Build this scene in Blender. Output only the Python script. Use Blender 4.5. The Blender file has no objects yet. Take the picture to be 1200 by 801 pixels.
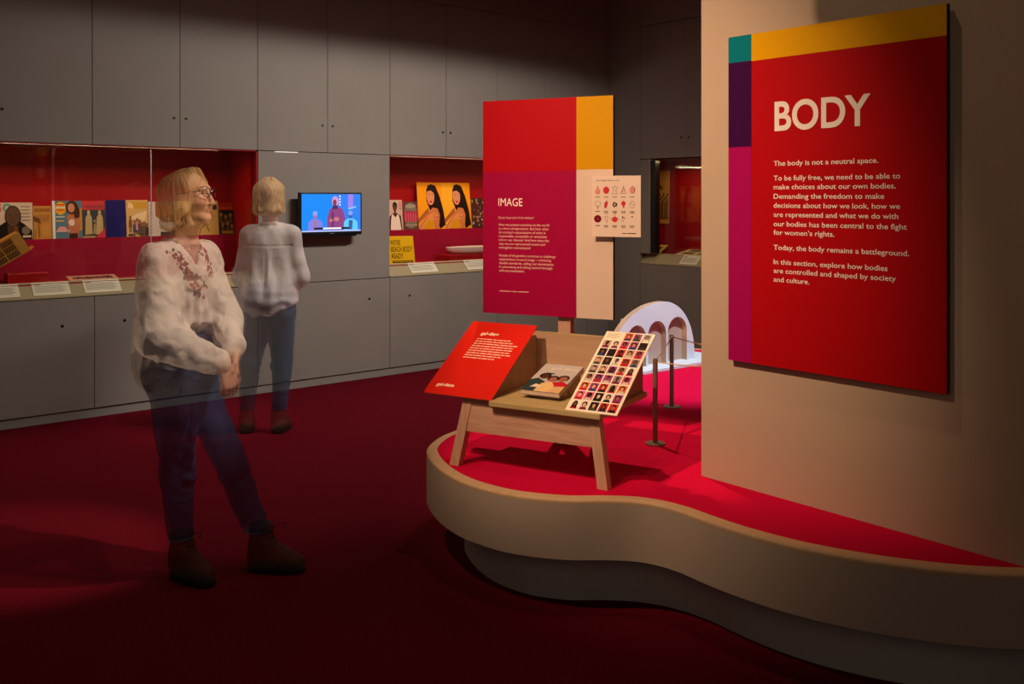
import bpy, bmesh, math, random
import numpy as np
from mathutils import Matrix, Vector

random.seed(7)
SC = bpy.context.scene
COL = SC.collection
R = math.radians

# ------------------------------------------------------------------ camera
cam_data = bpy.data.cameras.new('camera')
cam_data.sensor_width = 36.0
cam_data.lens = 33.3
cam_data.shift_y = -0.1404
cam_data.clip_start = 0.05
cam = bpy.data.objects.new('camera', cam_data)
COL.objects.link(cam)
cam.location = (0, 0, 1.58)
cam.rotation_euler = (R(90), 0, R(-40))
SC.camera = cam

# ------------------------------------------------------------------ world, lights, exposure
SC.view_settings.view_transform = 'Standard'
SC.view_settings.look = 'None'
SC.view_settings.exposure = 0.0
SC.view_settings.gamma = 1.0
SC.view_settings.use_curve_mapping = False
SC.cycles.transparent_max_bounces = 32
SC.cycles.max_bounces = 6

world = bpy.data.worlds.new('gallery ambience')
SC.world = world
world.use_nodes = True
world.node_tree.nodes['Background'].inputs[0].default_value = (1.0, 0.80, 0.62, 1)
world.node_tree.nodes['Background'].inputs[1].default_value = 0.02

WARM = (1.0, 0.67, 0.42)
MID = (1.0, 0.80, 0.60)
COOL = (1.0, 0.92, 0.84)

def aim(o, target):
    d = Vector(target) - Vector(o.location)
    o.rotation_euler = d.to_track_quat('-Z', 'Y').to_euler()

def spot(name, loc, target, watts, size, color=MID, blend=0.4, radius=0.04):
    l = bpy.data.lights.new(name, 'SPOT')
    l.energy = watts
    l.color = color
    l.spot_size = R(size)
    l.spot_blend = blend
    l.shadow_soft_size = radius
    o = bpy.data.objects.new(name, l)
    COL.objects.link(o)
    o.location = loc
    aim(o, target)
    return o

def area(name, loc, target, watts, sx, sy, color=MID, spread=180):
    l = bpy.data.lights.new(name, 'AREA')
    l.shape = 'RECTANGLE'
    l.size = sx
    l.size_y = sy
    l.energy = watts
    l.color = color
    l.spread = R(spread)
    o = bpy.data.objects.new(name, l)
    COL.objects.link(o)
    o.location = loc
    aim(o, target)
    return o

# track spotlights and washes of the gallery, plus an added fill
spot('platform_back_spot', (3.65, 4.25, 4.00), (3.05, 2.98, 0.45), 280, 24, WARM, 0.5)
spot('wall_panel_spot', (0.20, 2.50, 3.70), (3.07, 2.85, 1.40), 540, 48, WARM, 1.0, 0.02)
spot('sign_spot', (0.9, 2.9, 3.9), (2.9, 3.25, 1.45), 35, 24, WARM, 0.5)
spot('bench_spot', (0.3, 1.9, 3.3), (2.55, 2.9, 0.75), 100, 17, WARM, 0.6)
spot('visitor_spot', (2.75, 2.2, 3.7), (1.60, 3.84, 1.25), 430, 18, MID, 0.7)
area('wall_wash', (5.0, 3.7, 3.95), (4.1, 7.17, 0.80), 42, 1.6, 0.12, COOL, 105)
spot('floor_spot', (1.9, 5.135, 4.0), (1.9, 4.9, 0.0), 50, 95, COOL, 0.9, 0.02)
spot('second_visitor_spot', (3.6, 4.6, 4.0), (2.92, 6.0, 1.2), 160, 20, COOL, 0.7)
spot('arch_spot', (3.9, 2.2, 4.0), (4.8, 4.0, 0.6), 700, 34, (0.92, 0.96, 1.0), 0.6)
spot('floor_downlight', (2.3, 2.3, 4.2), (2.3, 2.3, 0.0), 44, 95, WARM, 0.8, 0.03)
area('ceiling_glow', (3.0, 3.2, 4.1), (3.0, 7.0, 2.6), 15, 3.0, 1.0, MID)
area('front_fill', (-1.2, -0.6, 2.4), (2.6, 2.6, 0.5), 8, 1.8, 1.8, MID)  # added soft fill from behind the camera, lifts the plinth

# ------------------------------------------------------------------ materials
def lin(c):
    c = c / 255.0
    return c / 12.92 if c <= 0.04045 else ((c + 0.055) / 1.055) ** 2.4

def rgb(r, g, b):
    return (lin(r), lin(g), lin(b), 1.0)

def mat(name, color, rough=0.6, spec=0.3, metal=0.0, noise=None, bump=None, emit=None):
    """noise=(scale, amount): slight brightness mottling; bump=(scale, strength)"""
    m = bpy.data.materials.new(name)
    m.use_nodes = True
    nt = m.node_tree
    b = nt.nodes['Principled BSDF']
    b.inputs['Base Color'].default_value = color
    b.inputs['Roughness'].default_value = rough
    b.inputs['Metallic'].default_value = metal
    b.inputs['Specular IOR Level'].default_value = spec
    if noise or bump:
        tc = nt.nodes.new('ShaderNodeTexCoord')
    if noise:
        n = nt.nodes.new('ShaderNodeTexNoise')
        n.inputs['Scale'].default_value = noise[0]
        n.inputs['Detail'].default_value = 4
        mr = nt.nodes.new('ShaderNodeMapRange')
        mr.inputs['From Min'].default_value = 0.3
        mr.inputs['From Max'].default_value = 0.7
        mr.inputs['To Min'].default_value = 1 - noise[1]
        mr.inputs['To Max'].default_value = 1 + noise[1]
        mx = nt.nodes.new('ShaderNodeMix')
        mx.data_type = 'RGBA'
        mx.blend_type = 'MULTIPLY'
        mx.inputs[0].default_value = 1.0
        mx.inputs[6].default_value = color
        nt.links.new(tc.outputs['Object'], n.inputs['Vector'])
        nt.links.new(n.outputs['Fac'], mr.inputs['Value'])
        nt.links.new(mr.outputs['Result'], mx.inputs[7])
        nt.links.new(mx.outputs[2], b.inputs['Base Color'])
    if bump:
        n2 = nt.nodes.new('ShaderNodeTexNoise')
        n2.inputs['Scale'].default_value = bump[0]
        n2.inputs['Detail'].default_value = 3
        bp = nt.nodes.new('ShaderNodeBump')
        bp.inputs['Strength'].default_value = bump[1]
        bp.inputs['Distance'].default_value = 0.01
        nt.links.new(tc.outputs['Object'], n2.inputs['Vector'])
        nt.links.new(n2.outputs['Fac'], bp.inputs['Height'])
        nt.links.new(bp.outputs['Normal'], b.inputs['Normal'])
    if emit:
        b.inputs['Emission Color'].default_value = color
        b.inputs['Emission Strength'].default_value = emit
    return m

def wood_mat(name, c1, c2, axis=0, scale=9.0):
    m = bpy.data.materials.new(name)
    m.use_nodes = True
    nt = m.node_tree
    b = nt.nodes['Principled BSDF']
    b.inputs['Roughness'].default_value = 0.55
    b.inputs['Specular IOR Level'].default_value = 0.3
    tc = nt.nodes.new('ShaderNodeTexCoord')
    mp = nt.nodes.new('ShaderNodeMapping')
    s = [scale * 4] * 3
    s[axis] = scale * 0.35
    mp.inputs['Scale'].default_value = s
    n = nt.nodes.new('ShaderNodeTexNoise')
    n.inputs['Scale'].default_value = 1.6
    n.inputs['Detail'].default_value = 6
    n.inputs['Distortion'].default_value = 0.6
    cr = nt.nodes.new('ShaderNodeValToRGB')
    cr.color_ramp.elements[0].position = 0.36
    cr.color_ramp.elements[0].color = c2
    cr.color_ramp.elements[1].position = 0.62
    cr.color_ramp.elements[1].color = c1
    # knots
    v = nt.nodes.new('ShaderNodeTexVoronoi')
    v.inputs['Scale'].default_value = 7.0
    kr = nt.nodes.new('ShaderNodeMapRange')
    kr.inputs['From Min'].default_value = 0.04
    kr.inputs['From Max'].default_value = 0.10
    kr.inputs['To Min'].default_value = 0.35
    kr.inputs['To Max'].default_value = 1.0
    mx = nt.nodes.new('ShaderNodeMix')
    mx.data_type = 'RGBA'
    mx.blend_type = 'MULTIPLY'
    mx.inputs[0].default_value = 1.0
    L = nt.links.new
    L(tc.outputs['Object'], mp.inputs['Vector'])
    L(mp.outputs['Vector'], n.inputs['Vector'])
    L(n.outputs['Fac'], cr.inputs['Fac'])
    L(tc.outputs['Object'], v.inputs['Vector'])
    L(v.outputs['Distance'], kr.inputs['Value'])
    L(cr.outputs['Color'], mx.inputs[6])
    L(kr.outputs['Result'], mx.inputs[7])
    L(mx.outputs[2], b.inputs['Base Color'])
    return m

def glass_mat(name, tint=(0.98, 0.96, 0.95, 1)):
    m = bpy.data.materials.new(name)
    m.use_nodes = True
    nt = m.node_tree
    nt.nodes.clear()
    out = nt.nodes.new('ShaderNodeOutputMaterial')
    mix = nt.nodes.new('ShaderNodeMixShader')
    tr = nt.nodes.new('ShaderNodeBsdfTransparent')
    tr.inputs[0].default_value = tint
    gl = nt.nodes.new('ShaderNodeBsdfGlossy')
    gl.inputs['Roughness'].default_value = 0.02
    fr = nt.nodes.new('ShaderNodeFresnel')
    ge = nt.nodes.new('ShaderNodeNewGeometry')          # both faces of the thin pane reflect alike
    io = nt.nodes.new('ShaderNodeMapRange')
    io.inputs['To Min'].default_value = 1.45
    io.inputs['To Max'].default_value = 1 / 1.45
    nt.links.new(ge.outputs['Backfacing'], io.inputs['Value'])
    nt.links.new(io.outputs['Result'], fr.inputs['IOR'])
    nt.links.new(fr.outputs[0], mix.inputs[0])
    nt.links.new(tr.outputs[0], mix.inputs[1])
    nt.links.new(gl.outputs[0], mix.inputs[2])
    nt.links.new(mix.outputs[0], out.inputs[0])
    return m

M = {}
M['paint'] = mat('taupe cupboard paint', rgb(150, 140, 131), 0.55, 0.25, noise=(3.0, 0.03))
M['gap'] = mat('dark cupboard gap', rgb(28, 25, 23), 0.9)
M['base'] = mat('grey skirting paint', rgb(150, 143, 134), 0.6)
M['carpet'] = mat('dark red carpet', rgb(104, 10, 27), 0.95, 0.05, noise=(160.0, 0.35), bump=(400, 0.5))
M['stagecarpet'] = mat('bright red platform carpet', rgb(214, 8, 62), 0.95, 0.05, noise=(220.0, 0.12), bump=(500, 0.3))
M['wall'] = mat('warm white wall paint', rgb(200, 174, 152), 0.75, 0.2, noise=(5.0, 0.02))
M['fascia'] = mat('warm grey platform fascia', rgb(188, 168, 152), 0.7, 0.2, noise=(4.0, 0.03))
M['rim'] = mat('pale plywood rim', rgb(212, 174, 134), 0.55, 0.25, noise=(30, 0.05))
M['plinth'] = mat('grey plinth paint', rgb(190, 184, 180), 0.7)
M['wood'] = wood_mat('pale pine', rgb(208, 164, 138), rgb(190, 144, 118), 0)
M['woodv'] = wood_mat('pale pine upright', rgb(208, 164, 138), rgb(196, 150, 124), 2)
M['seat'] = wood_mat('yellowish pine seat', rgb(190, 166, 116), rgb(176, 150, 100), 0)
M['tray'] = wood_mat('tray plywood', rgb(190, 152, 124), rgb(180, 142, 114), 0, 3)
M['board'] = mat('raw board edge', rgb(70, 46, 30), 0.9, noise=(300, 0.5))
M['whiteboard'] = mat('white foam board', rgb(238, 224, 208), 0.6)
M['ceil'] = mat('dark ceiling', rgb(70, 62, 56), 0.9)
M['casered'] = mat('red case lining', rgb(164, 12, 18), 0.35, 0.4)
M['casepink'] = mat('crimson case riser', rgb(156, 4, 48), 0.4, 0.4)
M['ledge'] = mat('cream case ledge', rgb(176, 158, 120), 0.5)
M['glass'] = glass_mat('clear case glass')
M['alu'] = mat('pale aluminium', rgb(226, 226, 226), 0.35, 0.5, 0.8)
M['black'] = mat('black plastic', rgb(14, 13, 14), 0.35, 0.5)
M['darksteel'] = mat('brown bronze steel', rgb(132, 100, 84), 0.45, 0.4, 0.25)
M['arch'] = mat('pale grey arch paint', rgb(206, 214, 226), 0.7)
M['archedge'] = mat('raw mdf arch edge', rgb(176, 140, 112), 0.7)
M['rope'] = mat('pale elastic cord', rgb(214, 176, 140), 0.7)

_pc = {}
def ink(r, g, b, rough=0.45):
    k = (r, g, b, rough)
    if k not in _pc:
        _pc[k] = mat('printed ink', rgb(r, g, b), rough, 0.12)
    return _pc[k]

# ------------------------------------------------------------------ object helpers
def tag(o, label=None, cat=None, group=None, kind=None):
    if label: o['label'] = label
    if cat: o['category'] = cat
    if group: o['group'] = group
    if kind: o['kind'] = kind
    return o

def thing(name, label, cat, loc=(0, 0, 0), rotz=0.0, group=None, mtx=None):
    o = bpy.data.objects.new(name, None)
    o.empty_display_size = 0.1
    COL.objects.link(o)
    if mtx is not None:
        o.matrix_world = mtx
    else:
        o.location = loc
        o.rotation_euler = (0, 0, rotz)
    return tag(o, label, cat, group)

def frame(o, ex, ey):
    ex = Vector(ex).normalized(); ey = Vector(ey).normalized(); ez = ex.cross(ey)
    m = Matrix((ex, ey, ez)).transposed().to_4x4()
    m.translation = Vector(o)
    return m

class MB:
    """mesh builder with material slots"""
    def __init__(s):
        s.v = []; s.f = []; s.mi = []; s.mats = []; s.smooth = []
    def m(s, material):
        if material not in s.mats: s.mats.append(material)
        return s.mats.index(material)
    def add(s, verts, faces, material, smooth=False):
        o = len(s.v); k = s.m(material)
        s.v += [tuple(p) for p in verts]
        for f in faces:
            s.f.append([i + o for i in f]); s.mi.append(k); s.smooth.append(smooth)
        return s
    def box(s, x0, x1, y0, y1, z0, z1, material):
        v = [(x0,y0,z0),(x1,y0,z0),(x1,y1,z0),(x0,y1,z0),(x0,y0,z1),(x1,y0,z1),(x1,y1,z1),(x0,y1,z1)]
        return s.add(v, [(3,2,1,0),(4,5,6,7),(0,1,5,4),(1,2,6,5),(2,3,7,6),(3,0,4,7)], material)
    def bbox(s, x0, x1, y0, y1, z0, z1, material, r=0.004, seg=2):
        """bevelled box"""
        bm = bmesh.new()
        bmesh.ops.create_cube(bm, size=1)
        for v in bm.verts:
            v.co = ((x0+x1)/2 + v.co.x*(x1-x0), (y0+y1)/2 + v.co.y*(y1-y0), (z0+z1)/2 + v.co.z*(z1-z0))
        bmesh.ops.bevel(bm, geom=bm.edges[:], offset=r, segments=seg, affect='EDGES', profile=0.5)
        return s.bm(bm, material)
    def bm(s, bm, material, smooth=False, mtx=None):
        bm.verts.index_update()
        v = [(mtx @ x.co if mtx else x.co.copy()) for x in bm.verts]
        s.add(v, [[x.index for x in f.verts] for f in bm.faces], material, smooth)
        bm.free()
        return s
    def prism(s, pts, z0, z1, material, side=None, f=lambda x, y, z: (x, y, z)):
        """extrude a 2D polygon between z0 and z1; f maps local to 3D"""
        n = len(pts)
        A = 0.5 * sum(pts[i][0]*pts[(i+1)%n][1] - pts[(i+1)%n][0]*pts[i][1] for i in range(n))
        if A < 0: pts = pts[::-1]
        v = [f(x, y, z0) for x, y in pts] + [f(x, y, z1) for x, y in pts]
        s.add(v, [list(range(n))[::-1], list(range(n, 2*n))], material)
        s.add(v, [(i, (i+1)%n, n+(i+1)%n, n+i) for i in range(n)], side or material)
        return s
    def tube(s, path, r, material, seg=10, caps=True):
        path = [Vector(p) for p in path]
        rs = r if isinstance(r, (list, tuple)) else [r]*len(path)
        v = []; fs = []
        up = Vector((0, 0, 1))
        for i, p in enumerate(path):
            t = (path[min(i+1, len(path)-1)] - path[max(i-1, 0)]).normalized()
            a = t.cross(up)
            if a.length < 1e-3: a = t.cross(Vector((1, 0, 0)))
            a.normalize(); b = a.cross(t).normalized()
            for k in range(seg):
                w = 2*math.pi*k/seg
                v.append(p + (a*math.cos(w) + b*math.sin(w))*rs[i])
        for i in range(len(path)-1):
            for k in range(seg):
                k2 = (k+1) % seg
                fs.append((i*seg+k, i*seg+k2, (i+1)*seg+k2, (i+1)*seg+k))
        s.add(v, fs, material, True)
        if caps:
            s.add(v[:seg], [list(range(seg))], material)
            s.add(v[-seg:], [list(range(seg))[::-1]], material)
        return s
    def lathe(s, prof, c, material, seg=32):
        v = []; fs = []
        for r_, z in prof:
            for k in range(seg):
                w = 2*math.pi*k/seg
                v.append((c[0]+r_*math.cos(w), c[1]+r_*math.sin(w), c[2]+z))
        for i in range(len(prof)-1):
            for k in range(seg):
                k2 = (k+1) % seg
                fs.append((i*seg+k, i*seg+k2, (i+1)*seg+k2, (i+1)*seg+k))
        fs.append(list(range(seg))[::-1]); n = (len(prof)-1)*seg
        fs.append([n+k for k in range(seg)])
        return s.add(v, fs, material, True)
    def build(s, name, parent=None, label=None, mtx=None):
        me = bpy.data.meshes.new(name)
        me.from_pydata(s.v, [], s.f)
        for m_ in s.mats: me.materials.append(m_)
        me.polygons.foreach_set('material_index', s.mi)
        me.polygons.foreach_set('use_smooth', s.smooth)
        me.update()
        if any(s.smooth):
            try: me.set_sharp_from_angle(angle=R(40))
            except Exception: pass
        o = bpy.data.objects.new(name, me)
        COL.objects.link(o)
        if parent: o.parent = parent
        if mtx is not None: o.matrix_local = mtx
        if label: o['label'] = label
        return o

def struct(o):
    o['kind'] = 'structure'
    return o

def text_geo(body, bold=0.0, res=3):
    cu = bpy.data.curves.new('t', 'FONT')
    cu.body = body
    cu.size = 1.0
    cu.offset = bold
    cu.resolution_u = res
    o = bpy.data.objects.new('t', cu)
    COL.objects.link(o)
    dg = bpy.context.evaluated_depsgraph_get()
    me = bpy.data.meshes.new_from_object(o.evaluated_get(dg))
    v = [tuple(p.co[:2]) for p in me.vertices]
    f = [list(p.vertices) for p in me.polygons]
    bpy.data.objects.remove(o); bpy.data.curves.remove(cu); bpy.data.meshes.remove(me)
    return v, f

class Art(MB):
    """flat printed artwork in a local x,y plane, layers stacked outward along z"""
    def __init__(s, z=0.0004, dz=0.00015):
        super().__init__(); s.z = z; s.z0 = z; s.dz = dz
    def up(s):
        s.z += s.dz
    def at(s, k):
        s.z = s.z0 + k*s.dz; return s
    def poly(s, pts, col):
        n = len(pts)
        A = sum(pts[i][0]*pts[(i+1)%n][1] - pts[(i+1)%n][0]*pts[i][1] for i in range(n))
        if A < 0: pts = pts[::-1]
        s.add([(x, y, s.z) for x, y in pts], [list(range(n))], col); s.up(); return s
    def rect(s, x0, x1, y0, y1, col):
        return s.poly([(x0,y0),(x1,y0),(x1,y1),(x0,y1)], col)
    def ell(s, cx, cy, rx, ry, col, rot=0, seg=18):
        c, q = math.cos(rot), math.sin(rot)
        return s.poly([(cx + rx*math.cos(t)*c - ry*math.sin(t)*q, cy + rx*math.cos(t)*q + ry*math.sin(t)*c)
                       for t in (2*math.pi*k/seg for k in range(seg))], col)
    def line(s, pts, w, col):
        for (x0, y0), (x1, y1) in zip(pts[:-1], pts[1:]):
            d = math.hypot(x1-x0, y1-y0) or 1e-6
            nx, ny = -(y1-y0)/d*w/2, (x1-x0)/d*w/2
            s.add([(x0+nx,y0+ny,s.z),(x0-nx,y0-ny,s.z),(x1-nx,y1-ny,s.z),(x1+nx,y1+ny,s.z)], [(0,1,2,3)], col)
        s.up(); return s
    def ring(s, cx, cy, rx, ry, w, col, seg=20):
        return s.line([(cx+rx*math.cos(2*math.pi*k/seg), cy+ry*math.sin(2*math.pi*k/seg)) for k in range(seg+1)], w, col)
    def text(s, body, x, y, h, col, width=None, bold=0.0, res=3, rot=0.0, shear=0.0):
        """h = cap height; width = exact width if given"""
        v, f = text_geo(body, bold, res)
        if not v: return s
        x0 = min(p[0] for p in v); x1 = max(p[0] for p in v)
        sy = h / 0.70
        sx = sy if width is None else width / (x1 - x0)
        c, q = math.cos(rot), math.sin(rot)
        out = []
        for px, py in v:
            a = (px - x0)*sx + shear*py*sy; b = py*sy
            out.append((x + a*c - b*q, y + a*q + b*c, s.z))
        s.add(out, f, col); s.up(); return s

def face_art(a, cx, cy, r, skin, hair, top, bg=None, style=0, ky=1.0):
    """small generic printed portrait centred on (cx,cy), half-width r, half-height r*ky"""
    h = r*ky
    if bg: a.rect(cx-r, cx+r, cy-h, cy+h, bg)
    a.poly([(cx-r*0.85, cy-h), (cx-r*0.7, cy-h*0.5), (cx-r*0.25, cy-h*0.32), (cx+r*0.25, cy-h*0.32),
            (cx+r*0.7, cy-h*0.5), (cx+r*0.85, cy-h)], top)
    if style == 0: a.ell(cx, cy+h*0.28, r*0.62, h*0.60, hair)
    elif style == 1:
        a.poly([(cx-r*0.6, cy-h*0.7), (cx-r*0.62, cy+h*0.3), (cx-r*0.3, cy+h*0.85), (cx+r*0.3, cy+h*0.85),
                (cx+r*0.62, cy+h*0.3), (cx+r*0.6, cy-h*0.7)], hair)
    else: a.ell(cx+r*0.05, cy+h*0.45, r*0.46, h*0.42, hair)
    a.rect(cx-r*0.15, cx+r*0.15, cy-h*0.42, cy, skin)
    a.ell(cx, cy+h*0.12, r*0.36, h*0.40, skin)

# ================================================================== the setting
XB = 7.376          # plane of the cupboards on the far wall
YL = 7.17           # plane of the cupboards on the left wall

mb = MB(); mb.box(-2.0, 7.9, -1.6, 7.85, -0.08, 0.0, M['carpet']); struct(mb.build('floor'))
mb = MB(); mb.box(-2.0, 7.9, -1.6, 7.85, 4.3, 4.4, M['ceil']); struct(mb.build('ceiling'))

mb = MB()
mb.box(-2.0, 7.9, 7.72, 7.85, 0.0, 4.3, M['paint'])
mb.box(-2.0, XB, YL + 0.02, 7.72, 3.40, 4.3, M['gap'])                 # bulkhead behind the top panels
for a, b in ((-2.0, 0.80), (0.80, 2.069), (2.069, 3.339), (3.339, 4.596), (4.596, 5.832), (5.832, 7.054)):
    mb.box(a + 0.002, b - 0.002, YL, YL + 0.02, 3.385, 4.3, M['paint'])
mb.box(7.056, XB, YL, 7.72, 0.0, 4.3, M['paint'])                       # plain corner panel
mb.box(-2.0, 0.798, YL, 7.72, 0.0, 3.381, M['paint'])                   # plain end panel
struct(mb.build('wall_left'))

mb = MB()
mb.box(7.80, 7.9, 2.0, 7.85, 0.0, 4.3, M['paint'])
mb.box(XB, XB + 0.085, 6.715, YL - 0.001, 0.0, 4.3, M['paint'])
mb.box(XB + 0.02, 7.80, 2.0, 6.711, 3.38, 4.3, M['gap'])
for a, b in ((5.49, 6.711), (4.26, 5.486), (3.0, 4.256)):
    mb.box(XB, XB + 0.02, a, b, 3.366, 4.3, M['paint'])
mb.box(XB, 7.80, 2.0, 5.486, 0.0, 3.36, M['paint'])
struct(mb.build('wall_back'))

mb = MB()
mb.box(-2.0, XB, YL + 0.012, YL + 0.1, 0.0, 0.062, M['base'])
struct(mb.build('baseboard_left'))
mb = MB(); mb.box(XB + 0.012, XB + 0.1, 5.49, 6.711, 0.0, 0.062, M['base']); struct(mb.build('baseboard_back'))

mb = MB(); mb.box(-2.0, XB - 0.01, 4.97, 5.00, 3.55, 4.3, M['ceil']); struct(mb.build('light_baffle_1'))      # unseen baffle, added to cut the floor light along a straight edge
mb = MB(); mb.box(1.50, 1.54, 0.2, 2.239, 3.02, 4.3, M['ceil']); struct(mb.build('light_baffle_2'))  # unseen baffle, added to shade the right wall above the text panel

# right-hand display wall standing on the platform
mb = MB(); mb.box(3.07, 3.42, -0.6, 2.459, 0.4502, 4.3, M['wall']); struct(mb.build('wall_right'))

# ------------------------------------------------------------------ cupboards
def keyhole_bm(mbx, x, z):
    pass

def cupboard(label, x0, x1, z0, z1, seam, holes, group, onback=False):
    """built in local frame: x along the wall, y out of the wall (towards the room is -y), z up"""
    if onback: t = thing('wall_cupboard', label, 'cupboard', (XB, 0, 0), R(-90), group)     # x -> -Y, y -> +X
    else: t = thing('wall_cupboard', label, 'cupboard', (0, YL, 0), 0, group)
    m_ = MB(); m_.box(x0 + 0.004, x1 - 0.004, 0.0205, 0.45, z0 + 0.003, z1 - 0.003, M['gap']); m_.build('carcass', t)
    edges = [x0] + ([seam] if seam else []) + [x1]
    for a, b in zip(edges[:-1], edges[1:]):
        d = MB().bbox(a + 0.002, b - 0.002, 0, 0.02, z0 + 0.002, z1 - 0.002, M['paint'], 0.0015, 1).build('door', t)
        for hx, hz in holes:
            if a < hx < b:
                k = MB().lathe([(0.011, 0), (0.011, 0.002), (0.0065, 0.003)], (0, 0, 0), M['black'], 14)
                k.lathe([(0.0068, 0.0032), (0.001, 0.0034)], (0, 0, 0), M['black'], 12)
                ob = k.build('lock', d)
                ob.matrix_local = frame((hx, 0.0, hz), (1, 0, 0), (0, 0, 1))
    return t

UP = 'tall upper cupboards along the left wall'
cupboard('leftmost tall taupe upper cupboard, cut off by the photo edge', 0.80, 2.069, 1.965, 3.383, 1.440, [(1.395, 2.187), (1.485, 2.187)], UP)
cupboard('tall taupe upper cupboard above the blonde woman by the magazine case', 2.069, 3.339, 1.965, 3.383, 2.707, [(2.662, 2.19), (2.754, 2.19)], UP)
cupboard('tall taupe upper cupboard directly above the wall-mounted screen', 3.339, 4.596, 1.965, 3.383, 3.972, [(3.924, 2.194), (4.02, 2.194)], UP)
cupboard('tall taupe upper cupboard above the orange portrait spread', 4.596, 5.832, 1.965, 3.383, 5.215, [(5.176, 2.192), (5.265, 2.192)], UP)
cupboard('tall taupe upper cupboard behind the top of the tall pink sign', 5.832, 7.054, 1.965, 3.383, 6.459, [(6.415, 2.192), (6.505, 2.192)], UP)
LO = 'low cupboards along the left wall'
cupboard('leftmost low grey cupboard under the label cards, cut off by the photo edge', 0.80, 2.085, 0.066, 0.872, None, [(1.868, 0.676)], LO)
cupboard('low grey cupboard behind the legs of the front woman', 2.085, 3.339, 0.066, 0.872, 2.715, [(2.296, 0.682), (3.137, 0.687)], LO)
cupboard('wide low grey cupboard front below the wall-mounted screen', 3.339, 4.596, 0.066, 0.872, None, [(4.384, 0.697)], LO)
cupboard('low grey cupboard below the yellow beach body card', 4.596, 5.832, 0.066, 0.872, None, [(4.805, 0.699)], LO)
cupboard('low dark grey cupboard hidden behind the display bench', 5.832, 7.054, 0.066, 0.872, None, [(6.0, 0.69)], LO)
cupboard('tall dark upper cupboard on the far wall above the corner case', -6.711, -5.49, 1.985, 3.362, -6.11, [(-6.164, 2.185), (-6.067, 2.181)], None, True)
cupboard('low dark cupboard on the far wall below the corner case', -6.711, -5.49, 0.066, 0.905, None, [], None, True)

# plain panel that carries the screen
t = thing('screen_panel', 'plain pale grey panel between the two red cases, behind the screen', 'panel', (3.967, YL, 0.876))
MB().bbox(-0.624, 0.624, 0, 0.5, 0.0, 1.086, M['paint'], 0.0015, 1).build('panel_board', t)
MB().box(-0.48, -0.275, -0.0045, -0.0005, 1.079, 1.0868, mat('lit light strip', rgb(236, 232, 226), 0.4, emit=0.5)).build('light_strip', t, 'bright narrow light strip at the top edge')
# plain panel at the end of the second case, hidden behind the sign
t = thing('blank_panel', 'dark blank panel beside the corner, behind the tall pink sign', 'panel', (6.757, YL, 0.876))
MB().bbox(-0.295, 0.295, 0, 0.5, 0.0, 1.086, M['paint'], 0.0015, 1).build('panel_board', t)

# ------------------------------------------------------------------ display cases set in the walls
def case(label, x0, x1, joint, onback=False, zt=1.964, dz=0.0, x_ledge=None, lining=0.50, riser=True, xg=None):
    if onback: t = thing('display_case', label, 'display case', (XB, 0, dz), R(-90))
    else: t = thing('display_case', label, 'display case', (0, YL, dz))
    zt -= dz
    MB().box(x0, x1, lining, lining + 0.04, 0.90, zt, M['casered']).build('back_lining', t, 'glossy red back lining')
    MB().box(x0, x0 + 0.012, 0.105, lining, 0.975, zt, M['casered']).build('side_lining', t)
    MB().box(x1 - 0.012, x1, 0.001, lining, 0.987, zt, M['casered']).build('side_lining', t)
    MB().box(x0, x1, 0.106 if onback else 0.08, lining, 0.90, 0.975, M['casered']).build('case_floor', t)
    if riser: MB().box(x0 + 0.013, x1 - 0.013, 0.38, 0.499, 0.9755, 1.278, M['casepink']).build('riser', t, 'crimson riser the magazines stand on')
    MB().box(x0, x1, 0.09 if onback else 0.001, lining, zt - 0.008, zt, M['casered']).build('case_top', t)
    xl0, xl1 = x_ledge or (x0, x1)
    l = MB()
    l.prism([(0.0, 0.876), (0.0, 0.885), (0.1, 0.986), (0.105, 0.986), (0.105, 0.876)], xl0, xl1, M['ledge'],
            f=lambda a, b, c: (c, a, b))
    l.build('ledge', t, 'sloping cream front ledge')
    xs = [(xg or x0) + 0.002] + ([joint] if joint else []) + [x1 - 0.002]
    for a, b in zip(xs[:-1], xs[1:]):
        MB().box(a + 0.0015, b - 0.0015 - (0.012 if b > x1 - 0.01 else 0), 0.092, 0.098, 0.988, zt - 0.014, M['glass']).build('glass_pane', t)
    if joint:
        MB().box(joint - 0.0035, joint + 0.0035, 0.088, 0.091, 0.99, zt - 0.013, M['alu']).build('glazing_joint', t, 'pale vertical joint between two glass panes')
    MB().box(x0 + 0.06, x1 - 0.06, 0.100, 0.116, zt - 0.0145, zt - 0.0085, M['black']).build('light_strip', t)
    return t

t1 = case('long red magazine display case along the left part of the wall', 0.802, 3.337, 2.52)
t2 = case('red display case right of the screen, holding the yellow beach body card', 4.598, 6.46, None)
t3 = case('dark framed red display case on the far wall beside the corner', -6.84, -5.49, None, True, 1.982, 0.022, (-6.711, -5.49), 0.36, False, -6.583)
m_ = MB()
m_.box(-6.711, -6.585, 0, 0.09, 0.987, 1.958, M['paint'])
m_.build('frame_side', t3, 'grey upright beside the glass')
MB().box(-6.584, -6.52, 0.02, 0.088, 0.99, 1.945, M['black']).build('frame_edge', t3, 'dark inner edge of the frame')

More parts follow.
